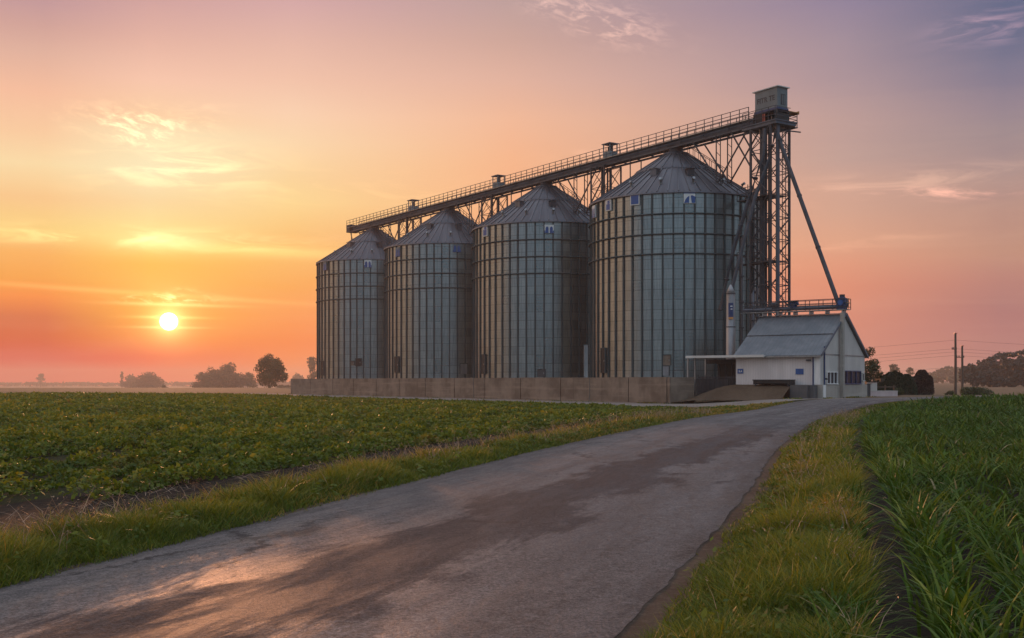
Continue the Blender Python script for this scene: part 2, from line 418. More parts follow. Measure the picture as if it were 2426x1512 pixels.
U2=np.array([-.554,.832]); N2=np.array([.832,.554])       # along the silo row / behind it
C1=np.array([15.0,100.5]); P0=np.array([11.6,82.0]); STEP=20.46; RS=7.77
def flat_poly(name,mat,pts,z,step=1.5):
    """polygon filled with a grid of small quads so that it follows the ground"""
    P=np.array(pts); x0,y0=P.min(0); x1,y1=P.max(0)
    xs=np.arange(x0,x1+step,step); ys=np.arange(y0,y1+step,step)
    X,Y=np.meshgrid(xs[:-1]+step/2,ys[:-1]+step/2); ins=np.zeros(X.shape,bool); n=len(P); j=n-1
    for i in range(n):
        xi,yi=P[i]; xj,yj=P[j]
        cond=((yi>Y)!=(yj>Y))&(X<(xj-xi)*(Y-yi)/(yj-yi+1e-12)+xi); ins^=cond; j=i
    k=np.argwhere(ins); V=[]
    a=k[:,1]; b=k[:,0]
    cx=np.stack([xs[a],xs[a+1],xs[a+1],xs[a]],1); cy=np.stack([ys[b],ys[b],ys[b+1],ys[b+1]],1)
    V=np.stack([cx,cy,gz(cx,cy)+z],-1).reshape(-1,3)
    return quad_mesh(name,V,np.arange(len(V)).reshape(-1,4),mat,smooth=True)

def inpoly(x,y,P):
    x=np.asarray(x); y=np.asarray(y); ins=np.zeros(x.shape,bool); n=len(P); j=n-1
    for i in range(n):
        xi,yi=P[i]; xj,yj=P[j]
        ins^=((yi>y)!=(yj>y))&(x<(xj-xi)*(y-yi)/(yj-yi+1e-12)+xi); j=i
    return ins
EDGE=P0-N2*8.5                                           # crop edge in front of the wall
LEFT_FIELD=[tuple(EDGE-U2*6.5),tuple(EDGE+U2*20),tuple(EDGE+U2*72),(-61,131),(-110,124),(-110,5),(-20,-5),(-6,-5),(12,58)]
LEFT_FIELD[-1]=(15,66)
SOIL_Z=.012
# soil under the two crops and below the verges
ls=flat_poly('field_soil',M['soil_green'],[(-110,-4),(-7,-4),(-2.2,14),(3.2,31),(7.4,44),(12.2,57),(14.6,67.2)]+LEFT_FIELD[0:5],SOIL_Z,1.0); tag(ls,kind='structure')
rs_=flat_poly('crop_soil',M['soil_dark'],[(-1.6,-6),(1.5,7.2),(5.6,20.5),(9.8,34),(14.4,47.5),(19.9,59.8),(26.5,68.5),(39.3,80),(61.5,98),(90,119),(120,110),(120,-6)],SOIL_Z,1.0); tag(rs_,kind='structure')
ribL=ribbon('verge_soil',M['soil_green'],-4.1,-2.9,.022,3,s1=78); tag(ribL,kind='structure')
ribR=ribbon('verge_soil',M['soil_green'],2.9,3.95,.022,3,s1=90); tag(ribR,kind='structure')
strip=ribbon('bare_soil_strip',M['soil_dark'],-6.9,-4.0,.026,4,s1=60,wob=(.15,.1)); tag(strip,kind='structure')
# pale track along the wall and yard by the shed
tr=flat_poly('gravel_track',M['gravel'],[tuple(P0-N2*8.0-U2*7),tuple(P0-N2*8.0+U2*84),tuple(P0+N2*.1+U2*84),tuple(P0+N2*.1-U2*3),(16,80),(26.5,80),(30,84),(30,80),(24,73.5),(19,68.5)],.020,.5); tag(tr,kind='structure')

# ------------------------------------------------------------------ grain silos
ZE=17.85; ZA=22.45; ZB=1.9
def make_silo(name):
    root=thing(name,'','silo',(C1[0],C1[1],0))
    n=54*2; mb=MB()
    mb.lathe([(RS,ZB),(RS,ZE)],n,0,True)
    for k in range(54):                                     # stiffeners stay with the wall sheet
        a=2*PI*k/54; ca,sa=math.cos(a),math.sin(a)
        Mx=Matrix(((ca,-sa,0,0),(sa,ca,0,0),(0,0,1,0),(0,0,0,1)))
        mb.box(RS-.01,RS+.11,-.07,.07,ZB,ZE-.03,1,Mx)
    mb.build('wall',[M['silo'],M['rib']],root)
    for z in (15.87,14.16,12.48):
        r=MB(); N_=72; rr=.065; R_=RS+.17
        vs=[];fs=[]
        for k in range(N_):
            a=2*PI*k/N_
            for q in range(8):
                t=2*PI*q/8; vs.append(((R_+rr*math.cos(t))*math.cos(a),(R_+rr*math.cos(t))*math.sin(a),z+rr*math.sin(t)))
        for k in range(N_):
            for q in range(8): fs.append((k*8+q,((k+1)%N_)*8+q,((k+1)%N_)*8+(q+1)%8,k*8+(q+1)%8))
        r.add(vs,fs,0,True)
        r.build('wind_ring',M['rib'],root)
    # roof: two tiers with standing seams
    rf=MB(); sl=(ZA-ZE)/(RS-.75)
    def zr(r): return ZE+(RS-r)*sl
    rf.lathe([(RS+.22,zr(RS+.22)-.10),(RS+.22,zr(RS+.22)+.02),(3.4,zr(3.4)+.02)],n,0,True)
    rf.lathe([(3.75,zr(3.75)+.04),(3.75,zr(3.75)+.17),(.8,zr(.8)+.15)],n,0,True)
    rf.lathe([(RS+.22,zr(RS+.22)-.10),(RS-.05,zr(RS+.22)-.10)],n,0,False)
    for k in range(54):
        a=2*PI*(k+.5)/54; ca,sa=math.cos(a),math.sin(a)
        if True: rf.bar(((RS+.2)*ca,(RS+.2)*sa,zr(RS+.2)+.05),(3.7*ca,3.7*sa,zr(3.7)+.05),.09,.10)
        if k%2==0: rf.bar((3.76*ca,3.76*sa,zr(3.76)+.19),(1.0*ca,1.0*sa,zr(1.0)+.17),.08,.09)
    roof=rf.build('roof',M['silo_roof'],root)
    cp=MB(); cp.lathe([(1.25,ZA-.25),(1.2,ZA+.05),(.72,ZA+.12),(.62,ZA+.62),(.78,ZA+.64),(.78,ZA+.72),(.0,ZA+.74)],24,0,True)
    cp.build('roof_cap',M['steel_dark'],roof)
    return root,zr
s1,zroof=make_silo('grain_silo')
silos=[s1]
for i in range(1,4):
    c=copy_tree(s1); c.location=(C1[0]+U2[0]*STEP*i,C1[1]+U2[1]*STEP*i,0); silos.append(c)
labs=['largest looking grain silo, beside the white shed and the lattice tower, plain blue square under its eave',
      'grain silo next along from the one by the shed, blue double arch panel under its eave',
      'grain silo standing between the double arch one and the last one, small dark door at its foot',
      'farthest grain silo at the low sunlit end of the row above the wall end']
labs=['largest grain silo, beside the white shed, with a plain blue square panel under its eave',
      'grain silo with a bold white and blue double arch panel, second from the white shed',
      'grain silo third from the white shed, its right edge hidden by the double arch silo',
      'smallest looking grain silo, at the sunlit end of the row farthest from the shed']
for s_,l in zip(silos,labs): tag(s_,l,'silo','grain silos in a row')
def silo_hit(i,px):
    """angle on silo i where the sight line through photo column px meets its wall"""
    c=np.array(silos[i].location[:2]); d=np.array([(px-CX)/FPX,1.0]); d/=np.linalg.norm(d)
    al=c@d; perp=c-d*al; q=RS**2-perp@perp; q=max(q,0.0)
    p=d*(al-math.sqrt(q)); return math.atan2(p[1]-c[1],p[0]-c[0]),p[1]
def rotm(a): return Matrix.Rotation(a,4,'Z')
def panel(i,px,py,w,h,kind):
    a,Y=silo_hit(i,px); z=EYE+(HY-py)/FPX*Y; Mx=rotm(a)
    mb=MB(); mb.box(RS+.02,RS+.16,-w/2,w/2,z-h/2,z+h/2,0,Mx)
    base=mb.build('sign_panel',{'blue':M['white'],'arch':M['white'],'tri':M['white'],'dim':M['house_grey'],'bright':M['cream']}[kind],silos[i])
    e=MB(); x0,x1=RS+.162,RS+.175
    if kind=='blue': e.box(x0,x1,-w*.42,w*.42,z-h*.43,z+h*.43,0,Mx)
    elif kind in('arch','dim'):
        for s in(-1,1):
            pts=[(-.16,-.5),(.16,-.5),(.16,.1),(.10,.24),(0,.29),(-.10,.24),(-.16,.1)]
            vs=[Mx@Vector((x1,s*w*.23+u*w,z+v*h)) for u,v in pts]; e.add(vs,[tuple(range(7))])
        e.box(x0,x1,-w*.5,-w*.41,z-h*.5,z-.2*h,0,Mx); e.box(x0,x1,w*.41,w*.5,z-h*.5,z-.2*h,0,Mx)
    elif kind=='tri':
        for pts in ([(-.48,-.46),(-.05,-.46),(-.02,.22),(-.2,.08),(-.36,-.14)],[(.18,-.46),(.48,-.46),(.5,.12),(.22,.26),(.10,.2)]):
            vs=[Mx@Vector((x1,u*w,z+v*h)) for u,v in pts]; e.add(vs,[tuple(range(5))])
        e.box(x0,x1,-w*.5,w*.5,z+h*.42,z+h*.5,0,Mx)
    else:
        e.box(x0,x1,-w*.34,w*.34,z-h*.4,z+.1*h,0,Mx); e.box(x0,x1,-w*.12,w*.3,z+h*.12,z+.4*h,0,Mx)
    e.build('emblem',M['blue'],base)
panel(0,1506,473,.86,.98,'blue'); panel(0,1633,470,.98,.90,'tri'); panel(0,1444,487,.72,.98,'bright'); panel(0,1410,502,.8,1.1,'arch')
panel(1,1301,543,.92,.82,'arch'); panel(1,1152,548,.85,1.1,'bright')
panel(2,1082,588,.95,.95,'dim'); panel(2,945,597,.85,1.1,'dim')
panel(3,872,625,.95,1.0,'arch'); panel(3,772,631,.8,1.1,'dim')
def silo_door(i,px,y0,y1,w,mat,name='door'):
    a,Y=silo_hit(i,px); Mx=rotm(a); z0=max(ZB+.02,EYE+(HY-y1)/FPX*Y); z1=EYE+(HY-y0)/FPX*Y
    mb=MB(); mb.box(RS+.02,RS+.15,-w/2,w/2,z0,z1,0,Mx)
    d=mb.build(name,M[mat],silos[i])
    f=MB()
    for (a0,a1,b0,b1) in ((-w/2-.07,-w/2,z0,z1+.07),(w/2,w/2+.07,z0,z1+.07),(-w/2,w/2,z1,z1+.07)): f.box(RS+.02,RS+.19,a0,a1,b0,b1,0,Mx)
    f.build('frame',M['rib'],d)
    h=MB(); h.box(RS+.151,RS+.20,w*.28,w*.36,(z0+z1)/2-.09,(z0+z1)/2+.09,0,Mx); h.build('handle',M['galv'],d)
silo_door(0,1432,826,884,.62,'black'); silo_door(0,1580,842,866,.62,'concrete','hatch'); silo_door(0,1578,868,890,.5,'galv_light','hatch')
silo_door(1,1147,841,886,.72,'black'); silo_door(1,1283,876,893,.7,'concrete_grey','hatch')
silo_door(2,942,846,883,.75,'black'); silo_door(2,1098,862,886,.8,'galv','hatch')
silo_door(3,766,856,890,.7,'black'); silo_door(3,850,850,868,.7,'black','hatch'); silo_door(3,836,856,866,.5,'concrete','hatch')
def on_silo(i,ang,r,z): return Vector((r*math.cos(ang),r*math.sin(ang),z))
# roof ladder, hatches and vents of every silo (fixed to the roof)
aU=math.atan2(-U2[1],-U2[0])                               # toward the tower
for i,so in enumerate(silos):
    roof=[c for c in so.children if c.name.startswith('roof')][0]
    ld=MB()
    a=aU+.12
    t=Vector((-math.sin(a),math.cos(a),0))
    p0=on_silo(i,a,1.2,zroof(1.2)+.30); p1=on_silo(i,a,5.6,zroof(5.6)+.30)
    for s in(-.25,.25):
        ld.bar(p0+t*s,p1+t*s,.05)
        ld.bar(p0+t*s+Vector((0,0,.75)),p1+t*s+Vector((0,0,.75)),.045)
        for k in range(8):
            q=p0.lerp(p1,k/7)+t*s; ld.bar(q-Vector((0,0,.25)),q+Vector((0,0,.75)),.04)
    for k in range(18): q=p0.lerp(p1,k/17); ld.bar(q-t*.25,q+t*.25,.03)
    ld.build('ladder',M['steel_dark'],roof)
    for (px,rr,mm) in (([1655,1318,1100,905][i],4.9,'steel_dark'),([1515,1185,985,790][i],4.6,'silo_roof')):
        a2,_=silo_hit(i,px); Mx=rotm(a2); z=zroof(rr)
        h=MB(); h.box(rr-.36,rr+.36,-.30,.30,z-.2,z+.40,0,Mx); h.box(rr-.44,rr+.46,-.36,.36,z+.403,z+.46,0,Mx); h.build('roof_hatch',M[mm],roof)
    for q in range(7):
        a2=aU-1.35+q*.42; z=zroof(6.6); Mx=rotm(a2)
        v=MB(); v.tube([Mx@Vector((6.6,0,z-.1)),Mx@Vector((6.6,0,z+.35)),Mx@Vector((6.85,0,z+.46))],.13,8); v.build('vent',M['galv'],roof)

# ------------------------------------------------------------------ retaining wall and platform
wt=thing('retaining_wall','long stained concrete retaining wall with vertical joints in front of the silo row','wall',(P0[0],P0[1],0),math.atan2(U2[1],U2[0]))
# local x runs along the row (away), local y = -N2 side is negative: rot of +90 from U2 is (-.832,-.554) = toward the field
LW=72.0
edges=[-2.6,0.2]
px_j=[1336,1241,1156,1084,1015,953,899,844,795,742]
for px in px_j:
    k=(px-CX)/FPX; t=(P0[0]-k*P0[1])/(.554+k*.832); edges.append(t)
edges=[-.35,4.1]+[e for e in edges if e>4.6]+[LW]
edges=sorted(edges)
wm=MB(); g_=.055
for a,b in zip(edges[:-1],edges[1:]):
    wm.box(a+g_,b-g_,-.05,.35,-.3,2.0+random.uniform(-.012,.012))
wm.box(-.33,LW-.02,-.35,-.06,-.3,1.93); wm.box(-.66,-.38,-2.1,.33,-.3,1.98)
wm.build('wall_panel',M['concrete'],wt)
ft=MB(); ft.box(-.6,LW+.1,.36,.75,-.3,.07); ft.build('footing',M['gravel'],wt)
dk=MB(); dk.box(4.0,LW-.02,-22,-.36,-.3,1.90); dk.box(-.33,3.99,-2.0,-.36,-.3,1.88); dk.build('platform_deck',M['concrete_grey'],wt)
nv=MB()
for x in (9.0,27.0): nv.bar((x,.352,.0),(x,.352,2.0),.10,.03)
nv.build('drain_pipe',M['galv'],wt)

ad_p=img(1388,893,97.0); ad_t=img(1388,816,97.0).z
ad_=thing('air_duct','pale upright duct in the gap between the largest silo and the double arch silo','duct',(ad_p.x,97.0,1.88))
b=MB(); b.box(-.17,.17,-.17,.17,0,ad_t-1.95); b.build('casing',M['galv'],ad_); b=MB(); b.box(-.20,.20,-.20,.20,ad_t-1.949,ad_t-1.88); b.build('cap',M['rib'],ad_)
# ------------------------------------------------------------------ conveyor bridge (u along the row, v behind)
def LW3(u,v,z): return Vector((C1[0]+U2[0]*u+N2[0]*v, C1[1]+U2[1]*u+N2[1]*v, z))
ROW=math.atan2(U2[1],U2[0])
cb=thing('conveyor_bridge','long grey conveyor catwalk with handrails running over all the silo roofs','conveyor',(C1[0],C1[1],0),ROW)
# local frame: x = u, y = -v
def lc(u,v,z): return Vector((u,-v,z))
ZC=23.02; UA,UB=-10.3,67.6
tb=MB(); tb.box(UA,UB,-.42,.42,ZC+.10,ZC+.72)
tb.box(UA,UB,-.50,-.425,ZC,ZC+.14,0); tb.box(UA,UB,.425,.50,ZC,ZC+.14,0)
for k in range(int((UB-UA)/3.0)+1):
    u=UA+.1+k*3.0; tb.box(u,u+.10,-.47,.47,ZC+.06,ZC+.78)
tb.build('trough',M['steel_blue'],cb)
un=MB(); 
for v in(-.95,.62): un.box(UA,UB,v-.08,v+.08,ZC-.10,ZC+.06)
for k in range(int((UB-UA)/2.0)+1):
    u=UA+k*2.0; un.box(u,u+.08,-.869,.539,ZC-.08,ZC-.002)
un.build('girder',M['steel_blue'],cb)
wk=MB(); wk.box(UA,UB,.55,1.25,ZC+.42,ZC+.47); wk.build('walkway',M['galv'],cb)     # near side (y+ = toward the field)
for yv in(1.25,-.55):
    rl=MB()
    for zz in (1.45,1.10,.78): rl.bar((UA,yv,ZC+zz),(UB,yv,ZC+zz),.045)
    n=int((UB-UA)/1.05)
    for k in range(n+1):
        u=UA+(UB-UA)*k/n; rl.bar((u,yv,ZC+.36),(u,yv,ZC+1.47),.05)
    rl.build('railing',M['steel_dark'],cb)
ib=MB(); ib.box(UB,UB+1.2,-.75,.75,ZC-.05,ZC+1.0); ib.box(UB+1.2,UB+1.32,-.6,.6,ZC+.1,ZC+.85); ib.build('end_box',M['steel_dark'],cb)
for i in range(4):                                            # outlet chute over every silo
    q=MB(); u=i*STEP; q.lathe([(.50,ZC+.05),(.48,ZC-.02),(.34,ZA+.70)],12,0,True,(u,0)); q.build('outlet_chute',M['steel_dark'],cb)
    q=MB(); q.box(u-.55,u+.55,-.62,-.43,ZC+.2,ZC+.95); q.tube([(u,-.62,ZC+.7),(u,-1.0,ZC+.7)],.16,8); q.build('gate_motor',M['steel_dark'],cb)
for i in range(4):
    b=i*STEP-6.4                                             # V brace standing on the silo roof
    zb=zroof(6.4)+.02
    for y in(-.45,.9):
        for (ua,za) in ((b+3.2,ZC),(b-3.6,ZC)):
            q=MB(); q.bar((b,y,zb+.12),(ua,y,za-.10),.10); q.build('strut',M['steel_dark'],cb)
        q=MB(); q.bar((b+.25,y,zb-.1),(b+.25,y,ZC-.10),.075); q.bar((b-.25,y,zb-.2),(b-.25,y,ZC-.1),.06); 
        for k in range(4): q.bar((b-.25,y,zb+.5+k*.9),(b+.25,y,zb+.95+k*.9),.04)
        q.build('post',M['steel_dark'],cb)
    b2=i*STEP+5.4; zb=zroof(5.4)
    for y in(-.45,.9):
        q=MB(); q.bar((b2,y,zb),(b2,y,ZC-.1),.08); q.build('post',M['steel_dark'],cb)
q=MB(); 
for y in(-.5,.9): q.bar((UB-.5,y,ZC-.1),(UB-2.6+.0,y,zroof(7.0)+.35),.10)
q.build('strut',M['steel_dark'],cb)

def lattice(root,hw,z0,z1,nseg,mat,legw=.13,brw=.06,fan=True):
    cs=[(-hw,-hw),(hw,-hw),(hw,hw),(-hw,hw)]
    for x,y in cs:
        l=MB(); l.bar((x,y,z0),(x,y,z1),legw,legw,up=(1,0,0)); l.build('leg',mat,root)
    br=MB(); H=(z1-z0)/nseg; hs=hw+legw*.5
    fl=[((-hw,-hs),(hw,-hs)),((hs,-hw),(hs,hw)),((hw,hs),(-hw,hs)),((-hs,hw),(-hs,-hw))]
    for (a,b) in fl:
        for k in range(nseg):
            za,zb=z0+k*H,z0+(k+1)*H
            br.bar((a[0],a[1],zb),(b[0],b[1],zb),brw)
            br.bar((a[0],a[1],za),(b[0]*.998+0,b[1]*.998,zb),brw*.9); br.bar((b[0]*1.004,b[1]*1.004,za),(a[0]*1.004,a[1]*1.004,zb),brw*.9)
    br.build('bracing',mat,root)
# lattice supports between the silos, each with a little control cabin above the walkway
slab=['lattice support tower under the conveyor between the blue square silo and the double arch silo',
      'lattice support tower under the conveyor between the double arch silo and its smaller neighbour',
      'lattice support tower under the conveyor in the gap beside the smallest looking silo']
for i in range(3):
    p=LW3((i+.5)*STEP,0,1.9)
    st=thing('support_tower',slab[i],'tower',p,ROW,'lattice supports between silos')
    lattice(st,1.05,0,ZC-2.02,10,M['steel_dark'],.13,.055)
    for yy in(-1.55,):
        pp=MB(); pp.tube([(.3,.2,0),(.3,.2,ZC-2.05)],.16,8); pp.tube([(-.35,-.3,0),(-.35,-.3,ZC-2.05)],.14,8); pp.build('riser_pipe',M['steel_dark'],st)
    p=LW3((i+.5)*STEP,-.78,ZC+.475)
    cl=['small open cabin on the conveyor walkway, nearest the tall lattice tower','small cabin on the conveyor walkway, middle one of three','small cabin on the conveyor walkway above the gap nearest its low far end'][i]
    kb=thing('control_cabin',cl,'cabin',LW3((i+.5)*STEP,.55,ZC+.73),ROW,'cabins on the conveyor')
    b=MB(); b.box(-.55,.55,-.5,.5,0,.75); 
    for x in(-.5,.5):
        for y in(-.45,.45): b.bar((x,y,.75),(x,y,1.5),.09)
    b.build('body',M['house_grey'],kb)
    b=MB(); b.box(-.66,.66,-.6,.6,1.5,1.58); b.build('roof',M['steel_blue'],kb)
    b=MB(); b.box(-.4,.4,-.02,.02,.752,1.35); b.build('window',M['glass'],kb)

# ------------------------------------------------------------------ elevator tower
TU=-11.5
tw=thing('elevator_tower','tall dark lattice elevator tower carrying a grey cabin at its top, behind the shed','tower',LW3(TU,0,.0),ROW)
lattice(tw,1.1,.3,22.6,12,M['steel_dark'],.16,.058)
c=MB(); c.tube([(-1.36,.55,.4),(-1.36,.55,22.6)],.17,12); c.build('elevator_casing',M['steel_blue'],tw)
c=MB(); c.tube([(.35,.55,.4),(.35,.55,22.7)],.20,12); c.build('elevator_casing',M['steel_dark'],tw)
c=MB(); c.tube([(.75,-.3,.4),(.75,-.3,22.7)],.13,10); c.build('elevator_casing',M['steel_dark'],tw)
ld=MB()
for s in(-.2,.2): ld.bar((-1.35,-.2+s,.5),(-1.35,-.2+s,22.6),.05,up=(1,0,0))
for k in range(64): ld.bar((-1.35,-.4,.7+k*.34),(-1.35,0,.7+k*.34),.03)
for k in range(20):
    z=3+k*1.0; ld.bar((-1.35,-.45,z),(-1.8,-.45,z),.03); ld.bar((-1.8,-.45,z),(-1.8,.05,z),.03); ld.bar((-1.8,.05,z),(-1.35,.05,z),.03)
ld.build('ladder',M['steel_dark'],tw)
for z in (17.0,11.6):                                          # rest platforms, lead over to the silo
    pf=MB(); pf.box(1.2,3.2,-.5,.6,z-.07,z); pf.box(-1.0,1.0,-1.0,1.0,z-.06,z-.002); 
    for y in(-.5,.6):
        for k in range(3): pf.bar((1.25+k*.95,y,z),(1.25+k*.95,y,z+1.0),.045)
        for zz in(.5,1.0): pf.bar((1.25,y,z+zz),(3.15,y,z+zz),.045)
    pf.build('rest_platform',M['steel_dark'],tw)
dk=MB(); dk.box(-1.75,2.0,-1.2,1.2,22.62,22.86); dk.box(-1.85,2.1,-1.3,1.3,22.861,22.93)
dk.build('deck',M['steel_blue'],tw)
ms=MB()                                                         # half open machine floor below the cabin
ms.box(-1.45,-1.38,-.66,.66,22.94,23.62); ms.box(.4,1.1,-.60,.62,22.94,23.9)
ms.box(-1.37,.39,-.66,-.6,22.94,23.9); ms.box(-1.37,.39,-.45,.2,22.94,23.3)
for x,y in((-1.4,.68),(1.12,.68),(1.12,-.68),(-1.4,-.68)): ms.bar((x,y,22.94),(x,y,23.9),.10)
ms.build('machine_floor',M['black'],tw)
rdm=MB(); rdm.box(-.1,.05,.63,.70,22.95,23.75); rdm.box(.12,.27,.63,.70,22.95,23.75); rdm.build('cabinet',M['red'],tw)
hh=MB(); hh.box(-1.36,1.09,-.6,.6,24.08,25.72); hb=hh.build('cabin',M['house_grey'],tw)
hr=MB(); hr.box(-1.52,1.30,-.72,.72,25.721,25.80); hr.build('roof',M['cream'],hb)
hs=MB(); hs.box(-1.42,1.15,-.66,.66,23.91,24.078); hs.build('skirt',M['blue_dark'],hb)
# lettering on the long face (local +y faces the field side)
Mt=Matrix.Translation((-.12,.608,24.88))@Matrix(((-1,0,0,0),(0,0,1,0),(0,1,0,0),(0,0,0,1)))
text_mb('FITR TE',.60,.006,Mt,.012).build('lettering',M['letter'],hb)
wn=MB(); wn.box(-1.372,-1.362,-.35,.2,24.3,25.2); w_=wn.build('window',M['letter'],hb)
wb=MB()
for y in(-.22,-.03): wb.box(-1.384,-1.373,y-.04,y+.04,24.34,25.12)
wb.build('glazing_bar',M['house_grey'],w_)
aw=MB(); aw.box(-1.45,.6,-1.75,-.68,23.84,23.9); aw.box(-1.55,.7,-1.80,-1.751,23.72,23.98); aw.build('awning',M['orange'],tw)
cg=MB()
for x in(-1.4,-.5,.5):
    cg.bar((x,-1.7,22.64),(x,-1.7,23.84),.05)
for z in(22.95,23.25,23.55): cg.bar((-1.4,-1.7,z),(.5,-1.7,z),.04); cg.bar((-1.4,-1.7,z),(-1.4,-.7,z),.04)
cg.box(-1.45,.55,-1.75,-1.31,22.60,22.66); cg.bar((-1.6,-1.9,22.25),(-1.2,.6,22.25),.09)
cg.build('side_cage',M['steel_dark'],tw)
rl=MB()
for y in(1.22,):
    for zz in(.4,.75,1.1): rl.bar((-1.7,y,22.93+zz),(1.9,y,22.93+zz),.04)
    for k in range(6): rl.bar((-1.7+k*.72,y,22.93),(-1.7+k*.72,y,24.03),.045)
for zz in(.4,.75,1.1): rl.bar((-1.7,-.6,22.93+zz),(-1.7,1.2,22.93+zz),.04)
rl.build('railing',M['steel_dark'],tw)
# two diagonal struts from the tower to the bridge girder
q=MB()
for y in(-.5,.9): q.bar((1.19,y,19.4),(3.6,y,ZC-.1),.10)
q.build('strut',M['steel_dark'],tw)

# ------------------------------------------------------------------ spouts
def spout(label,pts,r,mat='steel_dark'):
    root=thing('grain_spout',label,'pipe',pts[-1],0,'grain spouts from the tower')
    o=Vector(pts[-1]); P=[Vector(p)-o for p in pts]
    mb=MB(); mb.tube(P,r,12); mb.build('pipe',M[mat],root)
    # coupling flanges
    for i in range(len(P)-1):
        L=(P[i+1]-P[i]); n=max(2,int(L.length/4.5)); d=L.normalized()
        for k in range(1,n):
            c=P[i].lerp(P[i+1],k/n); fl=MB(); fl.tube([c-d*.05,c+d*.05],r*1.22,12); fl.build('flange',M['steel_dark'],root)
spA=[img(1843,318,89.6),img(1852,348,89.2),img(1985,716,81.9)]
spout('long dark grain spout slanting from the tower top down to the shed ridge',spA,.165)
spB=[img(1812,305,89.6),img(1808,365,89.4),img(1772,480,88.6),img(1738,590,87.6),img(1706,735,86.8)]
spout('dark grain spout bending across the silo face to the left of the silver pipe',spB,.165)
spC=[img(1838,310,89.0),img(1822,380,88.8),img(1788,470,88.2),img(1760,580,87.2),img(1731,696,86.05)]
spout('dark grain spout that ends on the cone of the silver pipe',spC,.15)
# dust bin / silver pipe
bx=img(1731,845,86.0); sp=thing('silver_bin','tall thin silver cylinder with conical top standing beside the shed','bin',(bx.x,bx.y,.3))
b=MB(); b.lathe([(.36,0),(.36,5.6),(.35,5.62),(.33,8.3)],24,0,True); b.build('barrel',M['galv_light'],sp)
b=MB(); b.lathe([(.34,8.3),(.36,8.31),(.07,8.95),(.0,8.96)],24,0,True); b.build('cone',M['galv_light'],sp)
for z in(1.5,3.2,5.6,8.2): b=MB(); b.lathe([(.36,z),(.385,z),(.385,z+.07),(.33,z+.07)],24,0,False); b.build('band',M['steel_dark'],sp)
a=math.atan2(-1,-.2); Mx=rotm(a)
b=MB(); b.box(.335,.40,-.17,.20,6.4,7.5,0,Mx); pl=b.build('plate',M['blue_dark'],sp)
b=MB(); b.box(.335,.405,-.17,.20,6.22,6.399,0,Mx); b.build('rust_strip',M['orange'],pl)
b=MB(); b.box(.401,.408,-.02,.14,7.2,7.28,0,Mx); b.box(.401,.408,.0,.14,6.98,7.05,0,Mx); b.build('mark',M['white'],pl)
# vertical pipes and cable trays in the gap between tower and silo
vlabs=['upright dark pipe in the gap just left of the tower legs','thin upright dark pipe against the silo flank near the tower','upright blue grey pipe rising behind the shed roof end','thin upright dark pipe closest to the tower base']
for (px,Y,y0,r,mm),l in zip([(1757,88.8,560,.10,'steel_dark'),(1772,90.6,470,.09,'rib'),(1783,87.6,690,.12,'steel_blue'),(1793,88.2,680,.09,'steel_dark')],vlabs):
    t=img(px,y0,Y); o=thing('riser_pipe',l,'pipe',(t.x,t.y,.3),0,'upright pipes beside the tower')
    b=MB(); b.tube([(0,0,0),(0,0,t.z-.5),(.15,.1,t.z-.3)],r,10); b.build('pipe',M[mm],o)
    for k in range(5):
        z=1.5+k*(t.z-3)/5; b=MB(); b.box(-r-.07,r+.07,-r-.07,r+.07,z,z+.09); b.build('clamp',M['steel_dark'],o)
# caged ladder on the flank of the near silo
a,_=silo_hit(0,1768); so=silos[0]; Mx=rotm(a)
ld=MB()
for s in(-.22,.22): ld.bar(Mx@Vector((RS+.32,s,2)),Mx@Vector((RS+.32,s,18.6)),.06,up=(1,0,0))
for k in range(46): ld.bar(Mx@Vector((RS+.32,-.22,2.4+k*.35)),Mx@Vector((RS+.32,.22,2.4+k*.35)),.035)
for k in range(18):
    z=4.5+k*.8; P=[Mx@Vector((RS+.32+.72*math.sin(t),.38*math.cos(t),z)) for t in np.linspace(0,PI,6)]
    for p,q in zip(P[:-1],P[1:]): ld.bar(p,q,.04)
for t in np.linspace(.3,PI-.3,4): ld.bar(Mx@Vector((RS+.32+.72*math.sin(t),.38*math.cos(t),4.5)),Mx@Vector((RS+.32+.72*math.sin(t),.38*math.cos(t),18.1)),.035,up=(1,0,0))
ld.build('caged_ladder',M['steel_dark'],so)

# ------------------------------------------------------------------ white shed
BC=Vector((21.96,78.0,PAD)); BR=math.atan2(-.586,.81)
LB,WB=6.5,9.6; HE=3.2; HR=6.1; HW=1.0
shed=thing('shed','white metal shed with grey two step roof below the lattice tower','shed',BC,BR)
def bm_(f): mb=MB(); f(mb); return mb
sd=MB(); sd.box(-LB,-.02,0,.10,HW,HE); sd.build('side_wall',M['side_clad'],shed)
gw=MB(); y0,y1=.0,WB
pent=[(y0,HW),(y1,HW),(y1,HE),(WB/2+.25,HR-.1),(WB/2-.25,HR-.1),(y0,HE)]
def prism(mb,pts,xa,xb,m=0):
    n=len(pts); vs=[(xa,y,z) for y,z in pts]+[(xb,y,z) for y,z in pts]
    mb.add(vs,[tuple(range(n-1,-1,-1)),tuple(range(n,2*n))]+[(i,(i+1)%n,n+(i+1)%n,n+i) for i in range(n)],m)
prism(gw,[(.11,HW),(WB-.11,HW),(WB-.11,HE-.03),(WB/2+.25,HR-.12),(WB/2-.25,HR-.12),(.11,HE-.03)],-.12,0)
gw.build('gable_wall',M['gable_clad'],shed)
bw=MB(); prism(bw,[(.11,0),(WB-.11,0),(WB-.11,HE-.03),(WB/2,HR-.14),(.11,HE-.03)],-LB,-LB+.12); bw.box(-LB,-.02,WB-.10,WB,0,HE); bw.build('rear_wall',M['gable_clad'],shed)
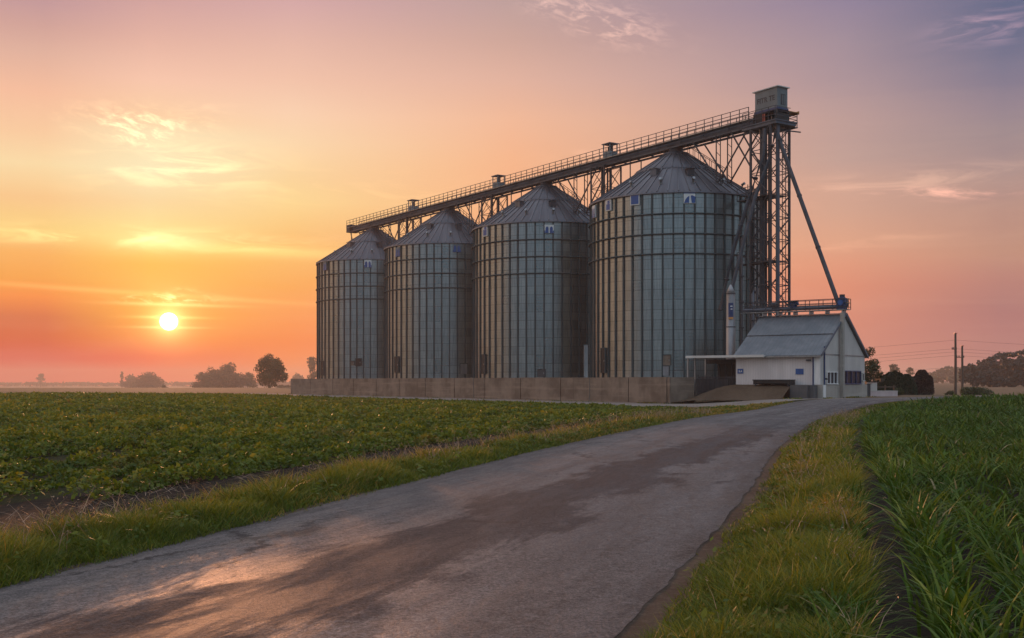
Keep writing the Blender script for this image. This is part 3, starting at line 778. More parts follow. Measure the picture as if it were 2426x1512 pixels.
ws=MB(); ws.box(-.20,.10,-.02,WB+.25,-.5,HW-.004); ws.box(-LB+.12,-.21,.0,.14,-.5,HW-.004); ws.build('wainscot',M['wainscot'],shed)
tr_=MB(); tr_.box(.001,.03,.3,WB-.2,HE-.05,HE+.02); tr_.build('trim',M['galv'],shed)
# roof: near slope in two overlapping tiers, far slope in one
rf=MB()
def slope(mb,ya,za,yb,zb,x0,x1,t):
    d=Vector((0,yb-ya,zb-za)).normalized(); n=Vector((0,-d.z,d.y))
    if n.z<0: n=-n
    vs=[]
    for y,z in((ya,za),(yb,zb)):
        for x in(x0,x1):
            for s in(0,t): vs.append(Vector((x,y,z))+n*s)
    mb.add(vs,[(0,1,3,2),(4,6,7,5),(0,4,5,1),(2,3,7,6),(0,2,6,4),(1,5,7,3)])
ym=WB/2; zf=lambda y: HE+(HR-HE)*(y/ym)
slope(rf,-.28,zf(-.28)+.02,2.75,zf(2.75)+.02,-LB-.12,.16,.07)
slope(rf,2.25,zf(2.25)+.11,ym,HR+.11,-LB-.12,.16,.07)
slope(rf,ym,HR+.11,WB+.28,zf(-.28)+.02,-LB-.12,.16,.07)
roof=rf.build('roof',M['shed_roof'],shed)
rc=MB(); rc.box(-LB-.14,.18,ym-.16,ym+.16,HR+.19,HR+.23); rc.build('ridge_cap',M['galv'],roof)
bg=MB(); slope(bg,-.30,zf(-.30)+.0,ym,HR+.10,.162,.20,.20); slope(bg,ym,HR+.10,WB+.30,zf(-.30),.162,.20,.20); bg.build('bargeboard',M['steel_blue'],roof)
gt=MB(); gt.box(-LB-.1,.15,-.42,-.30,HE-.22,HE-.12); gt.build('gutter',M['galv'],shed)
for (x,y) in((-.55,-.07),(.06,.55)):
    q=MB(); q.tube([(x,y,HW*0.0),(x,y,HE+(.55 if x>0 else -.25))],.055,8); q.build('downpipe',M['blue_dark'],shed)
q=MB(); q.box(-.50,-.06,-.05,-.003,HW,HE-.1); q.build('corner_trim',M['white'],shed)
q=MB(); q.box(.101,.14,.10,.62,.0,.98); q.build('door',M['white'],shed)
# conduit post up the gable
q=MB(); q.box(.11,.36,3.62,3.92,0,HR+.2); q.build('conduit_post',M['wainscot'],shed)
def window(y0,y1,z0,z1,nb,frame,nm='window'):
    f=MB(); w=.07
    f.box(.002,.10,y0,y0+w,z0,z1); f.box(.002,.10,y1-w,y1,z0,z1); f.box(.002,.10,y0+w,y1-w,z1-w,z1); f.box(.002,.10,y0+w,y1-w,z0,z0+w)
    for k in range(1,nb): y=y0+(y1-y0)*k/nb; f.box(.002,.095,y-.04,y+.04,z0+w,z1-w)
    fo=f.build(nm,M[frame],shed)
    p=MB(); p.box(.004,.03,y0+w,y1-w,z0+w,z1-w); p.build('pane',M['glass'],fo)
    s=MB(); s.box(.101,.16,y0-.05,y1+.05,z0-.0,z0+.05); s.build('sill',M[frame],fo)
window(1.02,3.2,HW+.02,1.95,3,'white'); window(4.2,8.45,HW+.02,2.05,4,'blue_dark'); window(8.75,9.25,1.25,1.9,1,'gable_clad')
lm=MB(); lm.box(.002,.16,.62,.78,1.35,1.48); lm.box(.16,.24,.64,.76,1.36,1.44); lm.build('wall_lamp',M['black'],shed)
lm=MB(); lm.box(-1.05,-.72,-.14,-.003,HE-.50,HE-.40); lm.box(-.98,-.80,-.26,-.141,HE-.52,HE-.42); lm.build('wall_lamp',M['steel_dark'],shed)
# blue signs on the side wall
q=MB(); q.box(-6.36,-5.92,-.05,-.003,1.82,2.17); sg=q.build('sign',M['blue'],shed)
Mt=Matrix.Translation((-6.12,-.056,1.98))@Matrix(((1,0,0,0),(0,0,-1,0),(0,1,0,0),(0,0,0,1)))
text_mb('ILA',.20,.003,Mt,.004).build('lettering',M['white'],sg)
q=MB(); q.box(-1.86,-1.28,-.05,-.003,1.74,2.15); q.build('sign',M['blue'],shed)
# intake hopper
hp=thing('intake_hopper','dark intake hopper tray on thin legs against the white shed side','hopper',BC,BR)
q=MB(); q.box(-4.75,-1.85,-1.05,-.10,1.30,1.37); q.box(-4.70,-4.62,-1.0,-.1,1.02,1.30); q.box(-1.98,-1.90,-1.0,-.1,1.02,1.30); q.box(-4.62,-1.98,-.22,-.12,1.02,1.30); q.box(-4.62,-1.98,-.98,-.92,1.10,1.30)
q.build('tray',M['black'],hp)
for x in(-4.55,-2.05):
    q=MB(); q.bar((x,-.95,.10),(x,-.95,1.10),.07,up=(1,0,0)); q.build('leg',M['steel_dark'],hp)
# concrete end block
cbk=MB(); cbk.box(-1.85,-.62,-1.15,-.02,-.3,HW-.03); cbk.box(-.60,-.25,-.75,-.02,-.3,HW-.06); o=cbk.build('concrete_block',M['concrete_grey'],None,BC,BR); tag(o,'low grey concrete block at the shed corner beside the brown earth bank','block')
# earth bank
nx,ny=60,14; V=[];
for j in range(ny+1):
    for i in range(nx+1):
        a=1.87+(13.0-1.87)*i/nx; yy=-3.3+(3.28)*j/ny
        top=1.0*(1-float(sst(a,6.2,11.2)))+.02
        h=top*float(sst(yy,-3.3,-.35))*.98+.06*(random.random()-.5)*(1 if 0<i<nx and j<ny else 0)
        V.append((-a,yy,h-.12*(1-j/ny)-(.25*float(sst(a,7,11.6)))))
F=[(j*(nx+1)+i,(j+1)*(nx+1)+i,(j+1)*(nx+1)+i+1,j*(nx+1)+i+1) for j in range(ny) for i in range(nx)]
eb=quad_mesh('earth_bank',V,F,M['bank'],smooth=True); eb.location=BC; eb.rotation_euler=(0,0,BR); tag(eb,kind='structure')
# canopy
cp=thing('canopy','flat lean-to canopy on posts between the concrete wall and the white shed','canopy',BC,BR)
q=MB(); q.box(-6.55,-4.05,-.62,-.12,3.02,3.16); q.box(-10.3,-6.56,-.62,2.7,3.02,3.16); q.box(-10.32,-4.04,-.66,-.622,3.0,3.18); q.build('roof',M['cream'],cp)
for x,y in((-10.2,-.5),(-9.75,-.2),(-10.2,2.5),(-7.0,2.5)):
    q=MB(); q.bar((x,y,-.3),(x,y,3.02),.11,up=(1,0,0)); q.build('post',M['galv'],cp)
q=MB(); q.box(-10.1,-6.7,2.45,2.55,2.6,2.95); q.build('beam',M['steel_dark'],cp)
fn=thing('railing_fence','dark upright bar fence under the flat canopy','fence',BC,BR)
q=MB(); q.bar((-9.9,.6,1.55),(-6.7,.6,1.55),.06); q.bar((-9.9,.6,.45),(-6.7,.6,.45),.06)
for k in range(28): x=-9.9+k*.118; q.bar((x,.6,.0),(x,.6,1.6 if k%5 else 1.75),.035,up=(1,0,0))
q.build('bars',M['steel_dark'],fn)
q=MB(); q.box(-9.7,-8.6,.72,.80,.1,1.45); q.box(-8.4,-7.5,.72,.80,.1,1.4); q.build('sheet',M['concrete_grey'],fn)
tk=thing('shade_box','black box standing in for the deep shade under the canopy','bin',BC,BR)
q=MB(); q.box(-9.4,-6.7,3.0,4.6,.5,2.7); q.build('body',M['black'],tk)  # black box added where the void under the canopy is only shade
q=MB(); 
for k in range(5): q.box(-9.3+k*.55,-9.22+k*.55,2.92,2.998,.5,2.7)
q.build('box_bar',M['steel_dark'],tk)

# walkway on the shed ridge, with screw conveyor and motors
rw=thing('ridge_walkway','railed walkway with round conveyor tube along the shed ridge','walkway',BC,BR)
zr_=HR+.24
q=MB(); q.box(-LB-1.6,.35,ym-.45,ym+.45,zr_+.22,zr_+.27)
for k in range(6): x=-LB+.2+k*1.25; q.box(x,x+.08,ym-.4,ym+.4,zr_-.02,zr_+.22)
q.build('deck',M['galv'],rw)
for y in(ym-.45,ym+.45):
    q=MB()
    for zz in(.45,.75,1.05): q.bar((-LB-1.6,y,zr_+zz),(.35,y,zr_+zz),.045)
    for k in range(9): x=-LB-1.6+k*(LB+1.95)/8; q.bar((x,y,zr_+.27),(x,y,zr_+1.07),.045)
    q.build('railing',M['steel_dark'],rw)
q=MB(); q.bar((.35,ym-.45,zr_+.75),(.35,ym+.45,zr_+.75),.045); q.bar((.35,ym-.45,zr_+1.05),(.35,ym+.45,zr_+1.05),.045); q.bar((.35,ym,zr_+.3),(.35,ym,zr_+1.05),.04); q.build('end_rail',M['orange'],rw)
q=MB(); q.tube([(-LB-1.5,ym-.05,zr_+.45),(-.3,ym-.05,zr_+.45)],.13,12); q.build('conveyor_tube',M['steel_blue'],rw)
q=MB(); q.tube([(-LB-1.6,ym+.25,zr_+.62),(-.6,ym+.25,zr_+.62)],.06,10); q.build('pipe',M['steel_dark'],rw)
for x,mm,s in((-3.9,'blue_dark',.26),(-5.4,'steel_dark',.24)):
    q=MB(); q.tube([(x-s,ym-.05,zr_+.85),(x+s,ym-.05,zr_+.85)],s*.75,12); q.box(x-.2,x+.2,ym-.2,ym+.1,zr_+.5,zr_+.70); q.tube([(x+s,ym-.05,zr_+.85),(x+s+.12,ym-.05,zr_+.85)],s*.5,10); q.build('motor',M[mm],rw)
q=MB(); q.bar((-5.1,ym-.05,zr_+1.0),(-3.4,ym-.3,zr_+1.02),.14,.10); q.build('belt_guard',M['steel_dark'],rw)
# blue inlet machine where the long spout lands
im=thing('inlet_machine','dark blue inlet machine at the ridge end where the long spout lands','machine',BC,BR)
q=MB(); 
prof=[(-.42,zr_+.28),(.12,zr_+.28),(.26,zr_+.62),(.20,zr_+1.02),(-.04,zr_+1.22),(-.34,zr_+1.08),(-.46,zr_+.7)]
n=len(prof); vs=[(x,ym-.40,z) for x,z in prof]+[(x,ym+.30,z) for x,z in prof]
q.add(vs,[tuple(range(n)),tuple(range(2*n-1,n-1,-1))]+[(i,n+i,n+(i+1)%n,(i+1)%n) for i in range(n)]); q.build('housing',M['blue_dark'],im)
q=MB(); q.tube([(-.1,ym-.41,zr_+.75),(-.1,ym-.55,zr_+.75)],.2,12); q.build('cover',M['blue'],im)
q=MB(); q.tube([(-.12,ym-.05,zr_+1.15),(-.12,ym-.05,zr_+1.38)],.2,12); q.build('inlet_collar',M['steel_dark'],im)

# ------------------------------------------------------------------ vegetation builders
def leaf_quads(cen,nrm,size,asp=.55):
    n=len(cen); nrm=nrm/np.maximum(np.linalg.norm(nrm,axis=1,keepdims=True),1e-6)
    r=rng.normal(size=(n,3)); t=np.cross(nrm,r); t/=np.maximum(np.linalg.norm(t,axis=1,keepdims=True),1e-6); b=np.cross(nrm,t)
    s=size[:,None]; sag=nrm*s*.18
    V=np.stack([cen-t*s*.5,cen+b*s*asp*.5-sag*.6,cen+t*s*.5-sag,cen-b*s*asp*.5-sag*.6],1)
    return V.reshape(-1,3), np.arange(n*4).reshape(-1,4)
def unit(n):
    v=rng.normal(size=(n,3)); return v/np.linalg.norm(v,axis=1,keepdims=True)
def crown_points(clumps,per,fill=.35):
    C=[];Nn=[];T=[]
    for (c,r) in clumps:
        n=int(per*(r[0]*r[1]*r[2])**(2/3)); d=unit(n); rad=np.where(rng.random(n)<fill,rng.random(n)**.5,.85+.22*rng.normal(size=n)*.6)
        p=np.array(c)+d*np.array(r)*rad[:,None]; C.append(p); Nn.append(d+.7*rng.normal(size=(n,3))+np.array([0,0,.35]))
        T.append(np.clip(.45+.22*rng.normal(size=n)+.18*rng.normal(),0,1))
    return np.concatenate(C),np.concatenate(Nn),np.concatenate(T)
def tree(name,label,px,Y,ytop,ybase,wpx,mat='tree_leaf',leaf=None,shape='round',dens=1.0,cat='tree',group=None,zb=None,trunk=True,seed=0,low=.22):
    rr=random.Random(seed); base=img(px,ybase,Y); zg=float(gz(np.array([base.x]),np.array([Y]))[0]) if zb is None else zb
    H=EYE+(HY-ytop)/FPX*Y-zg; W=wpx/FPX*Y
    root=thing(name,label,cat,(base.x,Y,zg),0,group)
    cl=[]
    n={'round':22,'dome':26,'bush':20,'slim':9,'open':30}[shape]
    for k in range(n):
        t=rr.random(); a=rr.random()*2*PI
        if shape=='slim': z=H*(.15+.8*t); rad=W*.5*(.25+.75*(1-abs(2*t-.8)))*.3; cr=W*.28
        elif shape in('dome','bush'):
            z=H*(.12+.62*t); rad=W*.5*math.sqrt(max(0,1-(t*.9)**2))*(.35+.5*rr.random()); cr=W*.5*(.30+.14*rr.random())
        else:
            z=H*(low+.08+.64*t); prof=math.sin(PI*(.18+.74*t))**.7; rad=W*.5*prof*(.15+.6*rr.random()); cr=W*.5*(.24+.17*rr.random())
        cl.append(((math.cos(a)*rad,math.sin(a)*rad,z),(cr,cr,cr*(.75 if shape!='slim' else 1.3))))
    cl.append(((0,0,H-W*.5*.30),(W*.14,W*.14,W*.14)))
    ls=leaf or max(.10,1.9/1097*Y)
    P,Nv,T=crown_points(cl,dens*12/(ls*ls*.55))
    P[:,2]=np.clip(P[:,2],.05,None)
    k=P[:,2]<H*1.02; P,Nv,T=P[k],Nv[k],T[k]
    V,F=leaf_quads(P,Nv,ls*(.6+.8*rng.random(len(P))))
    quad_mesh('crown',V,F,M[mat],np.repeat(T,4),np.zeros(len(T)*4),parent=root)
    tk=MB(); r0=max(.05,H*.022)
    tk.tube([(0,0,-.1),(rr.uniform(-.02,.02)*H,0,H*.25),(rr.uniform(-.04,.04)*H,rr.uniform(-.03,.03)*H,H*.5),(rr.uniform(-.05,.05)*H,0,H*.8)],[r0*1.3,r0,r0*.7,r0*.2],8)
    for c,_ in cl[:8]:
        z0=H*rr.uniform(.15,.4); tk.tube([(0,0,z0),(c[0]*.5,c[1]*.5,(z0+c[2])*.52),(c[0]*.9,c[1]*.9,c[2])],[r0*.5,r0*.3,r0*.08],6)
    tk.build('trunk',M['bark'],root)
    return root
def zf0(): return 0.0
tree('broadleaf_tree','full dark broadleaf tree standing alone just left of the concrete wall end',637,380,835,921,92,shape='open',seed=3,dens=1.15,low=.05)
tree('broadleaf_tree','tree half hidden behind the corner of the farthest silo',739,760,843,921,46,shape='round',seed=5)
tree('broadleaf_tree','rounded taller tree in the misty clump nearest the lone broadleaf tree',547,820,856,921,88,shape='dome',seed=8)
tree('broadleaf_tree','low wide tree forming the left half of the misty clump',500,800,868,921,88,shape='dome',seed=9)
tree('bush','small misty bush at the right foot of the clump beside the lone tree',586,810,880,921,50,shape='bush',seed=10,cat='bush')
tree('broadleaf_tree','flat domed tree at the right of the distant misty group below the sun',352,1150,879,920,72,shape='dome',seed=12)
tree('bush','low shrub in the middle of the distant misty group below the sun',312,1380,886,920,50,shape='bush',seed=13,cat='bush')
tree('slender_tree','thin upright tree at the left edge of the distant misty group',289,1370,880,920,15,shape='slim',seed=14)
tree('round_tree','lone tiny round tree on the far misty skyline',96,1700,886,914,26,shape='round',seed=15,leaf=1.2)
tree('bush','scrubby bush at the foot of the lone broadleaf tree near the wall',672,690,913,922,36,shape='bush',seed=16,cat='bush')
tree('bush','pale low bush seen past the wall end on the misty field',703,1300,882,919,44,shape='bush',seed=17,cat='bush')
for k,(px,py,w,lab) in enumerate([(520,915,7,'tiny dark field shrub, alone on the misty field under the tree clump'),(389,915,8,'tiny dark field shrub to the right of the flat domed tree foot'),(372,916,6,'tiny dark field shrub directly under the flat domed tree')][:2]):
    tree('bush',lab,px,700,py-3,py+6,w*2,shape='bush',seed=30+k,cat='bush',leaf=1.0)
# behind the shed, to the right
tree('broadleaf_tree','green tree rising behind the right end of the white shed',2062,112,820,925,86,shape='round',seed=21,dens=1.5,low=.0)
tree('broadleaf_tree','hazy round tree beyond the dark hedge, nearer the shed',2117,520,862,912,34,shape='round',seed=22)
tree('broadleaf_tree','hazy small tree beyond the dark hedge, farther from the shed',2156,560,869,912,24,shape='round',seed=23)
hd=tree('hedge','long dark clipped hedge behind the low pale wall',2118,100,884,930,96,mat='hedge_leaf',shape='bush',seed=24,cat='hedge',dens=1.3) if False else None
def hedge(label,px0,px1,Y,ytop,mat,seed,name='hedge',cat='hedge',depth=1.2,roundness=2.5):
    a=img(px0,920,Y); b=img(px1,920,Y); L=b.x-a.x; zg=float(gz(np.array([a.x]),np.array([Y]))[0]); H=EYE+(HY-ytop)/FPX*Y-zg
    root=thing(name,label,cat,((a.x+b.x)/2,Y,zg))
    n=int(5200*L*H/6); th=rng.random(n)*PI; ph=rng.uniform(-1,1,n)
    sx=np.sign(ph)*np.abs(ph); x=sx*L/2
    prof=(1-np.abs(sx)**roundness)**(1/roundness)
    z=H*np.minimum(1,prof)*np.sin(th)**.6*(.80+.32*vnoise(x*2.6,th*3,seed)); y=depth*prof**.5*np.sign(np.cos(th))*np.abs(np.cos(th))**.6
    P=np.stack([x,y,z],1); Nv=np.stack([sx*.5,np.cos(th),np.sin(th)],1)+.6*rng.normal(size=(n,3))
    V,F=leaf_quads(P,Nv,.17*(.6+.8*rng.random(n)),.7); T=np.clip(.4+.25*rng.normal(size=n),0,1)
    quad_mesh('foliage',V,F,M[mat],np.repeat(T,4),np.zeros(n*4),parent=root)
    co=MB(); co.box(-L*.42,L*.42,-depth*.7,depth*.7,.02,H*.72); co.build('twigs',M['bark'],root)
hedge('long dark clipped hedge behind the low pale wall by the shed',2072,2168,101,882,'hedge_leaf',3)
hedge('dark reddish domed shrub at the end of the long clipped hedge',2164,2208,104,881,'copper_leaf',5,'domed_shrub','shrub',.8,3.2)
tree('bush','green bush spreading at the foot of the utility poles',2310,122,918,937,80,shape='bush',seed=26,cat='bush',dens=1.0)
tree('bush','small bush touching the tall utility pole on its shed side',2252,124,924,937,26,shape='bush',seed=27,cat='bush')
tree('bush','rambling shrub at the fence end beside the domed dark shrub',2128,96.5,918,940,34,shape='bush',seed=28,cat='bush',leaf=.12)

# far woods: reads as one mass
def woods(name,label,spots,leaf,mat='tree_leaf',per=1.0):
    C=[]
    for (px,Y,ytop,w) in spots:
        b=img(px,HY,Y); zg=float(gz(np.array([b.x]),np.array([Y]))[0]); H=EYE+(HY-ytop)/FPX*Y-zg; r=w/FPX*Y/2; n0=len(C)
        for k in range(7):
            a=random.random()*2*PI; q=random.random()
            C.append(((b.x+math.cos(a)*r*.6,Y+math.sin(a)*r*.6,max(r*.3,H*(.25+.55*q))),(r*.5,r*.5,min(r*.45,H*.3))))
        C.append(((b.x,Y,H-r*.32),(r*.45,r*.45,r*.32)))
        for q in range(n0,len(C)): c_,r_=C[q]; C[q]=((c_[0],c_[1],c_[2]+zg),r_)
    P,Nv,T=crown_points(C,per*9/(leaf*leaf*.55)); P[:,2]=np.maximum(P[:,2],gz(P[:,0],P[:,1])+.02)
    V,F=leaf_quads(P,Nv,leaf*(.6+.8*rng.random(len(P))),.7)
    return tag(quad_mesh(name,V,F,M[mat],np.repeat(T,4),np.zeros(len(T)*4)),label,'woods',kind='stuff')
sp_=[]
for k in range(96):
    px=2295+k*6.2; top=np.interp(px,[2285,2330,2370,2426,2600],[872,856,840,832,822])+random.uniform(-3,6); sp_.append((px,330+random.uniform(-15,60),top-3,random.uniform(26,44)))
for k in range(32): sp_.append((2300+k*17,305+random.uniform(-4,8),random.uniform(880,894),40))
woods('wooded_hill','dark wood on the rise beyond the utility poles',sp_,1.0,'wood_leaf',per=2.4)
sp_=[]
for k in range(18): px=2206+k*5.6; sp_.append((px,900+random.uniform(-10,60),np.interp(px,[2205,2240,2290],[882,868,866])+random.uniform(-2,5),random.uniform(20,34)))
woods('distant_wood','pale misty wood farther off beyond the stubble field',sp_,2.4)
sp_=[]
for k in range(70): px=-260+k*16+random.uniform(-5,5); sp_.append((px,1950+random.uniform(-30,160),906+random.uniform(-1.2,1.0),random.uniform(26,44)))
for k in range(40): px=660+k*16; sp_.append((px,1900,902+random.uniform(-3,3),26))
for k in range(40): px=2030+k*14; sp_.append((px,760,893+random.uniform(-3,3),26))
woods('far_hedgerow','thin misty hedgerow along the far horizon',sp_,4.0,per=.8)

# ------------------------------------------------------------------ poles, wires, little wall, fence
def pole(label,px,Y,ytop,arms):
    b=img(px,935,Y); zg=float(gz(np.array([b.x]),np.array([Y]))[0]); H=EYE+(HY-ytop)/FPX*Y-zg
    r=thing('utility_pole',label,'pole',(b.x,b.y,zg),0,'utility poles')
    q=MB(); q.tube([(0,0,-.3),(.02,0,H*.5),(0,0,H)],[.16,.14,.11],10); q.build('shaft',M['wood_pole'],r)
    for (z,w,ang) in arms:
        q=MB(); d=Vector((math.cos(ang),math.sin(ang),0)); q.bar(Vector((0,0,H-z))-d*w,Vector((0,0,H-z))+d*w*.35,.09,.11); q.build('crossarm',M['wood_pole'],r)
        for s in(-.95,-.55,.3):
            p=Vector((0,0,H-z+.055))+d*w*s; i_=MB(); i_.lathe([(.03,0),(.06,.05),(.05,.13),(.0,.17)],8,0,True,(p.x,p.y)); 
            i_.v=[(a,b2,c+p.z) for a,b2,c in i_.v]; i_.build('insulator',M['steel_dark'],r)
    q=MB(); q.box(-.14,.14,-.16,.16,H-.02,H+.05); q.build('cap',M['red'],r)
    return b,zg+H
p1,h1=pole('taller wooden utility pole carrying the wires, in front of the woods',2263.5,122,790,[(1.75,.55,.5)])
p2,h2=pole('shorter utility pole with crossarm just right of the tall one',2279.5,132,820,[(1.35,.75,.2)])
q=MB()
wn=['topmost','second','third','fourth','lowest']
for k,(zl,zr2) in enumerate([(.75,.75),(1.7,1.55),(2.05,1.9),(2.45,2.3),(3.75,3.4)]):
    A=Vector((p1.x,p1.y,h1-zl)); pts=[]
    B0=Vector((-26,175,h1-zl-.6)); B1=Vector((110,128,h1-zr2-.4))
    for e,sag in((B0,1.6),(B1,.9)):
        for t in range(13):
            f=t/12; p=A.lerp(e,f); p.z-=4*sag*f*(1-f); pts.append(p) if e is B1 else pts.insert(0,p)
    o=thing('overhead_wire',f'{wn[k]} of the thin overhead wires strung past the tall utility pole','wire',A,0,'overhead wires')
    mb=MB(); mb.tube([p-A for p in pts],.009,5); mb.build('cable',M['steel_dark'],o)
a=img(2061,940,90.0); b=img(2110,940,91.0)
lw=thing('garden_wall','low pale pink wall beside the shed corner','wall',(a.x,a.y,float(gz(np.array([a.x]),np.array([a.y]))[0])))
q=MB(); L=(b-a).length; q.box(0,L,0,.2,-.2,.42); q.build('body',M['pink_wall'],lw); q=MB(); q.box(-.03,L+.03,-.03,.23,.421,.47); q.build('coping',M['cream'],lw)
gp=img(2057,942,88.6); q=MB(); q.box(-.14,.14,-.14,.14,-.2,1.0); q.box(-.17,.17,-.17,.17,1.001,1.07); o=q.build('gate_post',M['concrete_grey'],None,(gp.x,gp.y,PAD)); tag(o,'square concrete gate post at the foot of the shed gable','post')
fe=thing('garden_fence','weathered rail fence in front of the dark hedge','fence',(a.x+.2,93.5,.40))
for k in range(5): q=MB(); q.bar((k*.75,0,-.2),(k*.75,0,.95),.08,up=(1,0,0)); q.build('post',M['wood_pole'],fe)
for z in(.45,.8): q=MB(); q.bar((-.1,-.06,z),(3.15,-.06,z),.05,.10); q.build('rail',M['wood_pole'],fe)
fp=thing('planter_box','pale slatted box standing by the gate post','planter',(img(2068,905,92).x,92.4,.42))
q=MB(); 
for k in range(7): q.box(-.42+k*.12,-.33+k*.12,-.25,-.2,0,1.15)
q.box(-.42,.42,-.19,.25,.05,1.1); q.build('box',M['cream'],fp); q=MB(); q.box(-.5,.5,-.3,.3,1.16,1.2); q.build('lid',M['steel_blue'],fp)

# ------------------------------------------------------------------ crops and grass (uncountable)
CAMP=np.array([0.0,0.0])
def scatter(r0,r1,dens,az0=-31,az1=31):
    a0,a1=R(az0),R(az1); area=.5*(r1*r1-r0*r0)*(a1-a0); n=int(area*dens)
    r=np.sqrt(rng.uniform(r0*r0,r1*r1,n)); a=rng.uniform(a0,a1,n)
    return r*np.sin(a), r*np.cos(a)-1.5
def bands(rs,dens):
    return [(rs[i],rs[i+1],dens[i]) for i in range(len(dens))]

# low broadleaf crop, left
Vs=[];Ts=[];Ds=[]
ROWP=.85
for r0,r1,dn,sz in [(9,15,1700,.070),(15,22,1050,.084),(22,32,560,.105),(32,48,260,.13),(48,75,110,.19),(75,110,46,.28),(110,165,22,.40)]:
    x,y=scatter(r0,r1,dn,-33,14)
    s,o=road_so(x,y)
    k=inpoly(x,y,LEFT_FIELD)&(o<-6.0+.45*(fbm(s*.35,s*0,4)-.5)*2+1.6*sst(s,30,50))
    # the bare strip closes further up the road
    k|=inpoly(x,y,LEFT_FIELD)&(s>50)&(o<-4.6)
    x,y,s,o=x[k],y[k],s[k],o[k]
    row=np.abs(((o/ROWP)%1)-.5)*2                           # 0 mid-row .. 1 between rows
    cl=sst(fbm(x*1.3,y*1.3,2,3),.24,.74); big=fbm(x*.16,y*.16,8,3); gapn=fbm(s*.10+3,o*.45,12,3)
    fade=np.clip((x*x+y*y)**.5/80,0,1)
    hc=(.09+.30*cl)*(1-.85*row**1.3*(1-.6*fade))*(.75+.5*big)
    ed=-((x-EDGE[0])*N2[0]+(y-EDGE[1])*N2[1]); hc=hc*(.38+.62*sst(ed,1,22))
    bare=sst(gapn,.31,.40)
    k=(rng.random(len(x))<bare*(1-.92*(row>.64)*(1-fade)))&(hc>.05); x,y,s,o,row,cl,big,hc=[q[k] for q in(x,y,s,o,row,cl,big,hc)]
    n=len(x); t=rng.random(n)**.55; z=hc*t+.02
    e=.05; gx=(fbm((x+e)*1.3,y*1.3,2,3)-fbm((x-e)*1.3,y*1.3,2,3)); gy=(fbm(x*1.3,(y+e)*1.3,2,3)-fbm(x*1.3,(y-e)*1.3,2,3))
    Nv=np.stack([-gx*6,-gy*6,np.full(n,.9)],1)+.75*rng.normal(size=(n,3))
    V,F=leaf_quads(np.stack([x,y,z+gz(x,y)],1),Nv,sz*(.55+.9*rng.random(n)),.6)
    Vs.append(V); Ts.append(np.repeat(np.clip(.10+.40*cl+.25*t-.25+.17*rng.normal(size=n)+.6*(big-.35)+.7*(fbm(x*2.6,y*2.6,66,2)-.45),0,1),4)); Ds.append(np.repeat((rng.random(n)<.012)*.8+.30*sst(fbm(x*.5,y*.5,31,3),.62,.8),4))
V=np.concatenate(Vs)
bc=quad_mesh('low_crop',V,np.arange(len(V)).reshape(-1,4),M['bean'],np.concatenate(Ts),np.concatenate(Ds))
tag(bc,'low leafy green crop filling the field left of the road','crop',kind='stuff')

def blades(x,y,z,h,w,lean,curve,segs=3,az=None):
    """(n) blades -> verts, quads"""
    n=len(x); az=rng.uniform(0,2*PI,n) if az is None else az
    dx,dy=np.cos(az),np.sin(az); rz=rng.uniform(0,2*PI,n); sx,sy=np.cos(rz),np.sin(rz)
    L=[]
    for k in range(segs+1):
        t=k/segs; out=(lean*t+curve*t*t)*h; zz=h*(t-.45*np.clip(curve,0,2)*t*t*t*.9)
        ww=w*(1-t)**.7*.5 if k<segs else w*.04
        ww=ww*(.7+.6*min(t*3,1)) if k<segs else ww
        cx=x+dx*out; cy=y+dy*out; cz=z+np.maximum(zz,.0)
        L.append(np.stack([np.stack([cx-sx*ww,cy-sy*ww,cz],1),np.stack([cx+sx*ww,cy+sy*ww,cz],1)],1))
    V=np.stack(L,1).reshape(-1,3); m=(segs+1)*2
    b=np.arange(n)[:,None]*m; q=np.arange(segs)[None,:]*2
    F=np.stack([b+q,b+q+1,b+q+3,b+q+2],-1).reshape(-1,4)
    return V,F,m
def collect(parts,name,mat,label,cat):
    off=0; Vv=[];Ff=[];Tt=[];Dd=[]
    for V,F,m,t,d in parts:
        Vv.append(V);Ff.append(F+off);off+=len(V);Tt.append(np.repeat(t,m));Dd.append(np.repeat(d,m))
    o=quad_mesh(name,np.concatenate(Vv),np.concatenate(Ff),M[mat],np.concatenate(Tt),np.concatenate(Dd),smooth=True)
    return tag(o,label,cat,kind='stuff')

def furrow(s): return 4.45+.15*sst(s,5,36)
